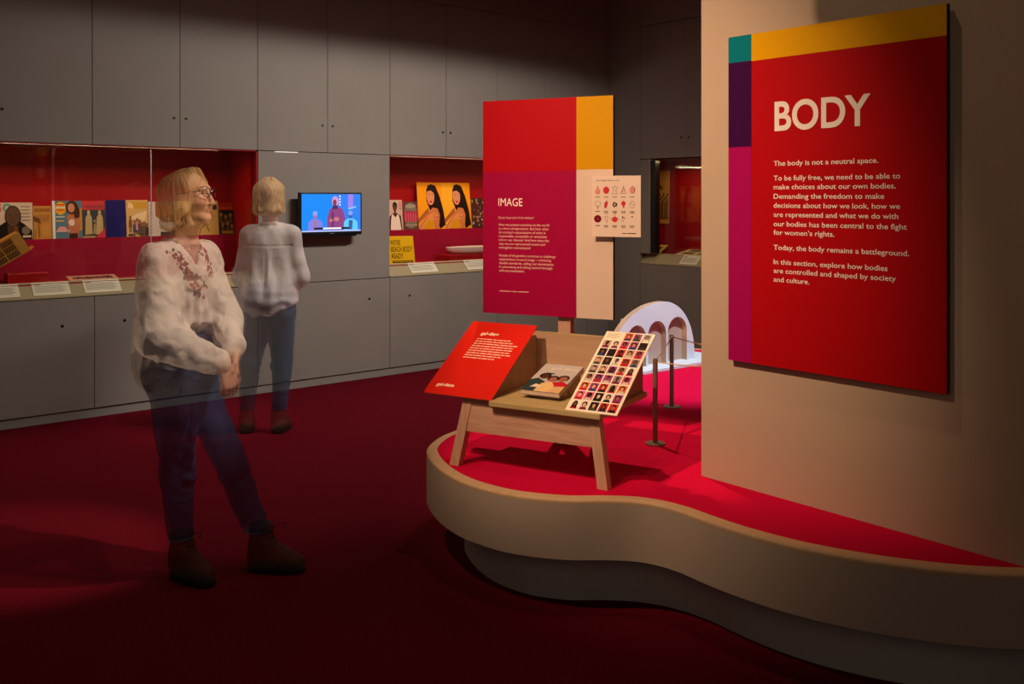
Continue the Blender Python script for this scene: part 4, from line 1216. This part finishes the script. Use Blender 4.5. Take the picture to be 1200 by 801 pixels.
def sdf_head(v, H):
    A = H.A
    v.ell(H.p(-.006, 0, .012), (.094, .073, .089), A, .02)
    v.ell(H.p(.030, 0, -.045), (.058, .055, .060), A, .03)
    v.cap(H.p(.074, -.008, -.096), H.p(.074, .008, -.096), .0165, .0165, .018)
    v.cap(H.p(-.01, .048, -.05), H.p(.06, .016, -.094), .018, .014, .03); v.cap(H.p(-.01, -.048, -.05), H.p(.06, -.016, -.094), .018, .014, .03)
    for q in (-1, 1):
        v.ell(H.p(.058, q*.036, -.026), (.030, .024, .026), A, .025)
        v.ell(H.p(.097, q*.031, .010), (.018, .019, .012), A, .014, True)
        v.ell(H.p(.070, q*.031, .011), (.0125, .0125, .0125), A, .003)
        v.ell(H.p(-.004, q*.074, -.012), (.018, .009, .030), A, .008)
        v.cap(H.p(.083, q*.014, .030), H.p(.072, q*.045, .030), .009, .007, .016)
        v.ell(H.p(.099, q*.0085, -.040), (.009, .007, .006), A, .007)
    v.cap(H.p(.088, 0, .014), H.p(.108, 0, -.034), .0065, .0095, .012)
    v.ell(H.p(.083, 0, -.0605), (.011, .021, .0050), A, .007)
    v.ell(H.p(.081, 0, -.0700), (.011, .018, .0058), A, .007)

def sdf_hand(v, wr, d, n, thumb, curl):
    """palm from the wrist along d, back of the hand facing n, thumb on side thumb (+1/-1) of d x n"""
    d = unit(d); n = unit(np.asarray(n) - d*(np.asarray(n) @ d)); w = np.cross(d, n)*thumb
    wr = np.array(wr)
    ln = [(.038, .024, .019), (.043, .028, .021), (.040, .026, .020), (.031, .020, .017)]
    for i in range(4):
        K = wr + d*(.086 - (.008 if i == 3 else 0) - (.003 if i == 0 else 0)) + w*(.030 - .0195*i)
        v.cap(wr + d*.006 + w*(.014 - .009*i), K, .0150, .0110, .010)
        p = K; ang = 0.0
        for L_, c_, r_ in zip(ln[i], curl, (.0088, .0080, .0072)):
            ang += c_ + .06*i
            q = p + (d*math.cos(ang) - n*math.sin(ang))*L_
            v.cap(p, q, r_, r_ - .0007, .004); p = q
    t0 = wr + d*.022 + w*.026; t1 = t0 + unit(d*.7 + w*.62 - n*.25)*.042; t2 = t1 + unit(d*.9 + w*.15 - n*.4)*.030; t3 = t2 + unit(d*.85 - w*.2 - n*.5)*.024
    v.cap(wr + d*.010 + w*.012, t0, .014, .013, .01); v.cap(t0, t1, .0125, .0105, .008); v.cap(t1, t2, .0098, .0088, .004); v.cap(t2, t3, .0086, .0075, .004)

def hair_mesh(H, h, face=True):
    lo = H.C - .21; hi = H.C + .19
    v = Vol(lo, hi, h); A = H.A
    v.ell(H.p(-.014, 0, .020), (.104, .090, .096), A, .02)
    v.cap(H.p(-.075, 0, .02), H.p(-.082, 0, -.105), .052, .040, .04)
    for q in (-1, 1):
        v.cap(H.p(-.052, q*.048, .01), H.p(-.060, q*.058, -.112), .046, .034, .04)
        v.cap(H.p(-.005, q*.066, .03), H.p(-.002, q*.076, -.108), .034, .028, .03)
        v.cap(H.p(.022, q*.066, .050), H.p(.024, q*.080, -.060), .022, .018, .025)
        v.cap(H.p(.024, q*.080, -.060), H.p(.034, q*.072, -.118), .018, .013, .02)
        v.cap(H.p(.036, q*.020, .100), H.p(.034, q*.072, .03), .016, .018, .025)
    if face:
        v.ell(H.p(.118, 0, -.006), (.074, .068, .094), A, .010, True)
        v.ell(H.p(.090, 0, -.085), (.070, .058, .080), A, .012, True)
    u_cut = lambda X, Y, Z: -(Z - (H.C[2] - .138 + .007*np.sin(X*160)*np.cos(Y*190) + .006*np.sin((X+Y)*70)))
    v.cut(u_cut, .012)
    V, F = v.mesh(); N = vnormals(V, F)
    f, l, u = H.loc(V)
    ph = np.arctan2(l, f + .02)
    g = .6*np.sin(ph*29 + 8*vnoise(V, 11, 1)) + .5*np.sin(ph*57 + 9*vnoise(V, 14, 2)) + .5*vnoise(np.stack([ph*14, u*6, l*0], 1), 1.0, 5)
    wave = np.clip(-u/.12, 0, 1)
    V = V + N*(.0012*g + .005*vnoise(V, 15, 3) + .006*wave*np.sin(u*70 + 4*np.sin(ph*3)))[:, None]
    C = flat_col(len(V), (210, 170, 116), .38)
    put(C, g < -.5, (160, 118, 72), .6); put(C, g > .9, (238, 212, 166), .6)
    part_ = (np.abs(l + .012) < .006) & (u > .08)
    put(C, part_, (150, 106, 66), .7)
    return V, F, C

def sdf_boot(v, ank, heel, toe):
    ank, heel, toe = map(np.array, (ank, heel, toe))
    ball = heel*.38 + toe*.62
    v.cap((ank[0], ank[1], .205), (ank[0], ank[1], .10), .049, .047, .02)
    v.cap((ank[0], ank[1], .10), (heel[0], heel[1], .055), .047, .045, .03)
    v.cap((heel[0], heel[1], .05), (ball[0], ball[1], .045), .043, .044, .03)
    v.cap((ank[0]*.8+ball[0]*.2, ank[1]*.8+ball[1]*.2, .11), (ball[0], ball[1], .055), .042, .038, .03)
    v.cap((ball[0], ball[1], .045), (toe[0], toe[1], .040), .044, .036, .03)

def make_boot(person, ank, heel, toe, h, opacity, lace=True):
    ank, heel, toe = map(lambda q: np.array(q, float), (ank, heel, toe))
    P = np.array([ank, heel, toe])
    v = Vol((P[:, 0].min()-.08, P[:, 1].min()-.08, -.01), (P[:, 0].max()+.08, P[:, 1].max()+.08, .27), h)
    sdf_boot(v, ank, heel, toe)
    v.cut(lambda X, Y, Z: np.maximum(.022 - Z, Z - .195) + 0*X + 0*Y, .004)
    V, F = v.mesh()
    C = flat_col(len(V), (78, 46, 28), opacity); put(C, V[:, 2] > .15, (52, 30, 22), .6)
    b = vmesh('boot', V, F, C, VM['leather'], person)
    v = Vol((P[:, 0].min()-.08, P[:, 1].min()-.08, -.01), (P[:, 0].max()+.08, P[:, 1].max()+.08, .06), h*.8)
    ball = heel*.38 + toe*.62
    v.cap((heel[0], heel[1], .012), (ball[0], ball[1], .012), .047, .049, .02); v.cap((ball[0], ball[1], .012), (toe[0], toe[1], .012), .049, .041, .02)
    v.cut(lambda X, Y, Z: np.maximum(.0005 - Z, Z - .0225) + 0*X + 0*Y, .002)
    V, F = v.mesh()
    vmesh('sole', V, F, flat_col(len(V), (22, 16, 14), opacity + .1), VM['leather'], b)
    if lace:
        d = unit(toe - heel); s_ = np.array([-d[1], d[0], 0])
        f0 = np.array([ank[0], ank[1], 0]) + d*.044
        m_ = MB()
        for k in range(4):
            z = .165 - k*.02; q = f0 + d*(.008*k) + np.array([0, 0, z])
            m_.tube([q - s_*.022, q + d*.010, q + s_*.022], .0022, ink(40, 26, 20), 6)
        top = f0 + np.array([0, 0, .175]) + d*.006
        m_.tube([top, top + d*.02 + s_*.02 + V3(0, 0, .02), top + d*.045 + s_*.02 + V3(0, 0, .022), top + d*.05 + s_*.012 + V3(0, 0, .0)], .002, ink(40, 26, 20), 6)
        m_.build('bootlace', b)
    return b

def in_box(V, lo, hi): return np.all((V >= lo) & (V <= hi), axis=1)

# ------------------------------------------------------------------ front visitor
J = dict(neck_t=V3(-.066, .035, 1.494), neck_b=V3(-.096, .045, 1.372), chest=V3(-.101, .045, 1.245), belly=V3(-.110, .05, 1.029), pelvis=V3(-.103, .06, .845),
         rsh=V3(-.150, -.075, 1.333), lsh=V3(-.029, .150, 1.323), relb=V3(-.098, -.13, 1.016), rwr=V3(.142, -.150, .905), lelb=V3(.072, .11, 1.068), lwr=V3(.158, -.060, .940),
         rhip=V3(-.112, -.005, .790), lhip=V3(-.059, .125, .770), rkn=V3(-.085, -.03, .446), lkn=V3(.117, .075, .434), rank=V3(-.078, 0, .128), lank=V3(.230, .085, .133),
         rheel=V3(-.083, .008, 0), rtoe=V3(.050, -.082, 0), lheel=V3(.222, .082, 0), ltoe=V3(.385, .060, 0))
OP = dict(skin=.46, under=.12, cloth=.42, boot=.55)
t = thing('person', 'blonde woman with glasses, embroidered white blouse and jeans, hands clasped, facing right', 'person', (1.544, 3.861, 0), R(-40))
FB = unit((.78, -.62, 0)); SB = unit((.62, .78, 0)); AB = [SB, FB, np.array([0, 0, 1.0])]
HD = Head((-.058, .022, 1.588), (.985, -.16, .06))
HS = .004
rwr2, lwr2 = J['rwr'], J['lwr']
def body_core(v, J, A, HD, k=.03):
    v.ell(J['chest'] + V3(0, 0, .02), (.150, .100, .160), A, .04)
    v.ell(J['belly'], (.130, .095, .150), A, .05)
    v.ell(J['pelvis'], (.160, .112, .120), A, .05)
    v.cap(J['rsh'], J['lsh'], .048, .048, .04)
    v.cap(J['neck_b'] - V3(0, 0, .03), J['neck_t'] + V3(0, 0, .01), .056, .050, .03)
    for s_ in 'rl':
        v.cap(J[s_+'sh'], J[s_+'elb'], .046, .037, k); v.cap(J[s_+'elb'], J[s_+'wr'], .037, .026, k)
        v.cap(J[s_+'hip'], J[s_+'kn'], .078, .052, k); v.cap(J[s_+'kn'], J[s_+'ank'], .050, .036, k)
        v.cap(J[s_+'ank'], J[s_+'heel'] + V3(0, 0, .045), .036, .032, k); v.cap(J[s_+'heel'] + V3(0, 0, .045), J[s_+'toe']*.9 + J[s_+'heel']*.1 + V3(0, 0, .040), .030, .026, k)
v = Vol((-.36, -.30, -.01), (.46, .34, 1.72), HS)
body_core(v, J, AB, HD)
v.cap(J['neck_t'], HD.p(-.02, 0, -.03), .048, .050, .03)
sdf_head(v, HD)
sdf_hand(v, J['rwr'], (.34, .06, -.94), (.78, -.60, .20), -1, (.55, .75, .55))
sdf_hand(v, J['lwr'], (.10, -.30, -.95), (.80, .50, .10), 1, (.35, .45, .35))
V, F = v.mesh()
C = flat_col(len(V), (224, 172, 146), OP['skin'])
f, l, u = HD.loc(V)
lips = (np.abs(l) < .020) & (f > .082) & (u < -.0565) & (u > -.0750); put(C, lips, (190, 104, 98), .7)
put(C, (np.abs(np.abs(l) - .031) < .018) & (f > .062) & (np.abs(u - .033) < .0045), (150, 106, 72), .9)
eye = ((f - .070)**2 + (np.abs(l) - .031)**2 + (u - .011)**2) < .0134**2
put(C, eye, (226, 216, 210), .9); put(C, eye & (((np.abs(l) - .031)**2 + (u - .011)**2) < .0052**2), (58, 70, 84), 1)
put(C, eye & (np.abs(u - .0175) < .0025), (70, 46, 40), .8)
put(C, (f > .04) & (np.abs(np.abs(l) - .040) < .018) & (u < -.012) & (u > -.045), (226, 146, 130), .3)
hz = V[:, 2]
skin_hand = (hz < .965) & (hz > .74) & (V[:, 0] > .118)
head_m = hz > 1.385
ankle_m = (hz < .20)
cov = ~(skin_hand | head_m)
hidden_scalp = (hz > 1.46) & (f < .03)
C[hidden_scalp, 3] = OP['under']
put(C, cov & (hz > .95), (226, 212, 202)); put(C, cov & (hz <= .95), (42, 56, 94)); put(C, ankle_m, (150, 104, 80))
arm_m = cov & (hz <= 1.0) & (V[:, 0] > .02) & (V[:, 1] < 0) & (hz > .86); put(C, arm_m, (226, 212, 202))
C[cov, 3] = OP['under']
vneck = (hz > 1.30) & (hz <= 1.385) & ((V - J['neck_b']) @ FB > .02) & (np.abs((V - J['neck_b']) @ SB) < .06)
put(C, vneck, (216, 160, 136)); C[vneck, 3] = .3
vmesh('body', V, F, C, VM['skin'], t)
V, F, C = hair_mesh(HD, .0038); vmesh('hair', V, F, C, VM['hair'], t)

# blouse
v = Vol((-.40, -.32, .70), (.30, .38, 1.46), HS)
v.ell(J['chest'] + V3(-.01, 0, .01), (.172, .132, .190), AB, .05)
v.ell(J['belly'] + V3(-.01, .01, .03), (.172, .150, .200), AB, .06)
v.ell(J['pelvis'] + V3(-.02, .01, .06), (.182, .160, .170), AB, .06)
v.cap(J['rsh'], J['lsh'], .064, .060, .05)
def hem(X, Y, Z):
    sf = (X - J['pelvis'][0])*FB[0] + (Y - J['pelvis'][1])*FB[1]
    ss = (X - J['pelvis'][0])*SB[0] + (Y - J['pelvis'][1])*SB[1]
    zh = .775 + 1.35*np.clip(sf + .05, 0, .17) + .10*np.clip(-ss - .02, 0, .2)*(sf > -.02) + .9*np.clip(sf - .02, 0, .06)
    return zh - Z
v.cut(hem, .006)
v.cap(J['rsh'] + V3(-.004, -.01, -.02), J['relb'] + V3(-.03, 0, .02), .070, .086, .04)
v.cap(J['relb'] + V3(-.02, 0, .0), J['rwr'] + V3(-.035, .004, .018), .086, .058, .05); v.cap(J['rwr'] + V3(-.04, .004, .02), J['rwr'] + V3(-.012, .0, .008), .048, .036, .02)
v.cap(J['lsh'], J['lelb'], .060, .064, .04)
v.cap(J['lelb'], J['lwr'] + V3(0, .02, .03), .064, .046, .04); v.cap(J['lwr'] + V3(-.002, .015, .025), J['lwr'] + V3(0, .003, .006), .040, .036, .015)
def vcut(X, Y, Z):
    sf = (X - J['neck_b'][0])*FB[0] + (Y - J['neck_b'][1])*FB[1]; ss = (X - J['neck_b'][0])*SB[0] + (Y - J['neck_b'][1])*SB[1]
    return -np.maximum(np.maximum(np.abs(ss) - .55*(Z - 1.300), .025 - sf), 1.30 - Z)
v.cut(vcut, .005)
v.cut(lambda X, Y, Z: Z - 1.398 + 0*X + 0*Y, .01)
nb = J['neck_b']
for q in (-1, 1):                                                    # collar flaps
    pts = [nb - FB*.060 + V3(0, 0, .030), nb - FB*.02 + SB*q*.062 + V3(0, 0, .026), nb + FB*.045 + SB*q*.055 + V3(0, 0, .002), nb + FB*.082 + SB*q*.034 + V3(0, 0, -.050)]
    for a_, b_ in zip(pts[:-1], pts[1:]): v.cap(a_, b_, .013, .012, .008)
V, F = v.mesh(); N = vnormals(V, F)
d = V - J['chest']; ang = np.arctan2(d @ SB, d @ FB)
tw = np.clip((1.30 - V[:, 2])/.25, 0, 1)
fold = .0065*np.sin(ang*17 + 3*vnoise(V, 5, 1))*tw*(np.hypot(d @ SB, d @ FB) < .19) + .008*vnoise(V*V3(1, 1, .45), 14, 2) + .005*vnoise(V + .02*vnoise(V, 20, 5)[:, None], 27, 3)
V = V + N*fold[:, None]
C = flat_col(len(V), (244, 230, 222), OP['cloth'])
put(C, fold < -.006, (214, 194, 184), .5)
# embroidery on the front yoke
sf = (V - nb) @ FB; ss = (V - nb) @ SB; front = (sf > .02) & (N @ FB > .1)
er = np.random.RandomState(2)
def motif(s0, s1, z0, z1, n):
    for k in range(n):
        w_ = er.rand(); s_ = s0 + (s1-s0)*w_ + er.randn()*.010; z_ = z0 + (z1-z0)*w_ + er.randn()*.010
        r_ = .0035 + er.rand()*.0045
        put(C, front & (((ss-s_)**2 + (V[:, 2]-z_)**2) < r_**2), [(150, 30, 40), (190, 50, 40), (36, 26, 40), (120, 40, 50)][er.randint(4)], .9)
motif(-.075, -.045, 1.345, 1.27, 34); motif(.040, .075, 1.375, 1.25, 40); motif(-.05, .04, 1.275, 1.21, 52); motif(-.02, .02, 1.23, 1.175, 24); motif(-.105, -.085, 1.365, 1.335, 10)
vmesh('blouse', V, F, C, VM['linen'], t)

# jeans
v = Vol((-.36, -.22, .10), (.36, .32, 1.06), HS)
v.ell(J['pelvis'] + V3(0, 0, .02), (.172, .128, .140), AB, .05)
v.ell(J['belly'] + V3(.005, -.005, -.06), (.140, .108, .120), AB, .05)
v.cap(J['rhip'], J['rkn'], .094, .067, .04); v.cap(J['rkn'] + V3(-.004, .006, -.02), J['rank'] + V3(0, 0, -.01), .066, .051, .03)
v.cap(J['lhip'], J['lkn'], .089, .063, .04); v.cap(J['lkn'] + V3(-.002, .006, -.02), J['lank'] + V3(0, 0, -.01), .063, .052, .03)
v.cut(lambda X, Y, Z: np.maximum(.160 - Z, Z - 1.02) + 0*X + 0*Y, .004)
V, F = v.mesh(); N = vnormals(V, F)
kz = np.exp(-((V[:, 2] - .45)/.10)**2) + .7*np.exp(-((V[:, 2] - .2)/.06)**2)
V = V + N*(.0030*kz*np.sin(V[:, 2]*90 + 35*V[:, 0] + 14*vnoise(V, 7, 1)) + .006*vnoise(V, 13, 4))[:, None]
C = flat_col(len(V), (42, 56, 94), OP['cloth'] + .06)
put(C, vnoise(V, 10, 6) > .25, (56, 74, 114), .4); put(C, V[:, 2] < .178, (128, 146, 176), .7)
vmesh('jeans', V, F, C, VM['denim'], t)
make_boot(t, J['rank'], J['rheel'], J['rtoe'], .004, OP['boot']); make_boot(t, J['lank'], J['lheel'], J['ltoe'], .004, OP['boot'])
# glasses
g = MB(); FR = mat('dark spectacle frame', rgb(40, 34, 44), .3, .5)
for q in (-1, 1):
    g.tube([HD.p(.104 - .012*abs(math.cos(w))*(q*math.cos(w) > 0), q*.033 + .0235*math.cos(w), .010 + .019*math.sin(w)) for w in (2*math.pi*k/24 for k in range(25))], .0017, FR, 6, False)
    g.tube([HD.p(.094, q*.057, .016), HD.p(.05, q*.074, .016), HD.p(-.01, q*.080, .010)], .0016, FR, 6)
g.tube([HD.p(.105, -.0095, .013), HD.p(.110, 0, .016), HD.p(.105, .0095, .013)], .0016, FR, 6)
g.build('glasses', t, 'dark round-framed glasses')

# ------------------------------------------------------------------ second visitor, seen from behind
J = dict(neck_t=V3(-.013, .02, 1.490), neck_b=V3(-.006, .0, 1.384), chest=V3(-.005, .03, 1.236), belly=V3(-.013, .03, 1.020), pelvis=V3(-.012, .02, .850),
         lsh=V3(-.140, .0, 1.330), rsh=V3(.136, .0, 1.330), lelb=V3(-.205, .03, 1.045), relb=V3(.190, .01, 1.045), lwr=V3(-.115, .21, .935), rwr=V3(.075, .22, .935),
         lhip=V3(-.085, .0, .790), rhip=V3(.068, .0, .790), lkn=V3(-.140, -.02, .453), rkn=V3(.074, .0, .450), lank=V3(-.165, .0, .120), rank=V3(.050, .0, .127),
         lheel=V3(-.163, -.015, 0), ltoe=V3(-.200, .150, 0), rheel=V3(.050, -.015, 0), rtoe=V3(.066, .155, 0))
t = thing('person', 'blonde woman in a plain white shirt and jeans seen from behind, watching the screen', 'person', (2.868, 5.948, 0), R(-40))
FB = np.array([0, 1.0, 0]); SB = np.array([-1.0, 0, 0]); AB = [np.array([1.0, 0, 0]), FB, np.array([0, 0, 1.0])]
HD = Head((-.020, .012, 1.606), (-.30, .95, -.04))
HS = .0055
v = Vol((-.33, -.18, -.01), (.30, .32, 1.74), HS)
body_core(v, J, AB, HD)
v.cap(J['neck_t'], HD.p(-.02, 0, -.03), .048, .050, .03)
sdf_head(v, HD)
sdf_hand(v, J['rwr'], (-.80, .35, -.45), (.1, .9, .3), 1, (.4, .5, .4)); sdf_hand(v, J['lwr'], (.80, .30, -.50), (-.1, .9, .3), -1, (.4, .5, .4))
V, F = v.mesh(); hz = V[:, 2]
C = flat_col(len(V), (216, 164, 138), OP['skin'])
hand_m = (V[:, 1] > .19) & (hz < 1.0) & (hz > .75)
cov = (hz < 1.385) & ~hand_m
put(C, cov & (hz > .95), (226, 212, 204)); put(C, cov & (hz <= .95), (58, 80, 112)); put(C, hz < .2, (150, 104, 80)); C[cov, 3] = OP['under']
C[(hz > 1.47), 3] = .22
vmesh('body', V, F, C, VM['skin'], t)
V, F, C = hair_mesh(HD, .0048); C[:, 3] = .52; vmesh('hair', V, F, C, VM['hair'], t)
v = Vol((-.36, -.24, .72), (.34, .32, 1.47), HS)
v.ell(J['chest'] + V3(0, -.01, .0), (.178, .130, .190), AB, .05)
v.ell(J['belly'] + V3(0, -.012, .02), (.178, .140, .200), AB, .06)
v.ell(J['pelvis'] + V3(0, -.022, .05), (.192, .190, .190), AB, .06)
v.cap(J['lsh'], J['rsh'], .062, .062, .05)
for s_ in 'lr':
    v.cap(J[s_+'sh'], J[s_+'elb'], .062, .062, .04); v.cap(J[s_+'elb'], J[s_+'wr']*.88 + J[s_+'elb']*.12, .062, .044, .04)
v.cut(lambda X, Y, Z: np.where(Y < .13, (.800 + 2.4*np.clip(np.abs(X + .03) - .02, 0, .3)**2) - Z, (.84 - Z)) + 0*X, .006)
v.cap(J['neck_b'] + V3(-.05, .05, .006), J['neck_b'] + V3(-.045, -.04, .020), .012, .012, .008); v.cap(J['neck_b'] + V3(.05, .05, .006), J['neck_b'] + V3(.045, -.04, .020), .012, .012, .008)
v.cap(J['neck_b'] + V3(-.045, -.04, .020), J['neck_b'] + V3(.045, -.04, .020), .012, .012, .012)
V, F = v.mesh(); N = vnormals(V, F); back = V[:, 1] < .0
tw = np.clip((1.24 - V[:, 2])/.12, 0, 1)
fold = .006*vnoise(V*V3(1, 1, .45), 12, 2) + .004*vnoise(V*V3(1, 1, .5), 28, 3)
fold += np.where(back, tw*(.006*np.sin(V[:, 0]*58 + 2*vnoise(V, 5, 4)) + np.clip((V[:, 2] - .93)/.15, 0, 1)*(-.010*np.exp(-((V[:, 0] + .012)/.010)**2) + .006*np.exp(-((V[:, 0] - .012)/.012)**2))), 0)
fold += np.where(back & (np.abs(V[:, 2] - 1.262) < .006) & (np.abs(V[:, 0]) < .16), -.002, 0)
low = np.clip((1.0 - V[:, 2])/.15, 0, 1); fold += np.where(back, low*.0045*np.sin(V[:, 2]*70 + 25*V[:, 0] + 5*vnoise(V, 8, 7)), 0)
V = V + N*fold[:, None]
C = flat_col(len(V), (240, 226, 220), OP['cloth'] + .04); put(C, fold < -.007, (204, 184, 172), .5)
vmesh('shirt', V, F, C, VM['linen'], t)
v = Vol((-.34, -.18, .10), (.26, .22, 1.06), HS)
v.ell(J['pelvis'] + V3(0, -.01, .0), (.172, .128, .140), AB, .05); v.ell(J['belly'] + V3(0, 0, -.06), (.145, .11, .12), AB, .05)
for s_ in 'lr':
    v.ell(J[s_+'hip'] + V3(0, -.055, .045), (.085, .075, .095), AB, .04)
    v.cap(J[s_+'hip'], J[s_+'kn'], .098, .066, .035); v.cap(J[s_+'kn'], J[s_+'ank'], .066, .050, .03)
v.cut(lambda X, Y, Z: np.maximum(.155 - Z, Z - 1.0) + 0*X + 0*Y, .004)
V, F = v.mesh(); N = vnormals(V, F)
kz = np.exp(-((V[:, 2] - .45)/.12)**2) + .6*np.exp(-((V[:, 2] - .2)/.06)**2)
V = V + N*(.0028*kz*np.sin(V[:, 2]*85 + 30*V[:, 0] + 14*vnoise(V, 7, 1)) + .005*vnoise(V, 13, 4))[:, None]
C = flat_col(len(V), (58, 82, 116), OP['cloth'] + .06); put(C, vnoise(V, 10, 6) > .25, (74, 98, 130), .4)
C[:, 3] *= np.clip((V[:, 0] + .24)/.20, .55, 1)
vmesh('jeans', V, F, C, VM['denim'], t)
make_boot(t, J['lank'], J['lheel'], J['ltoe'], .0055, .24, False); make_boot(t, J['rank'], J['rheel'], J['rtoe'], .0055, .30, False)
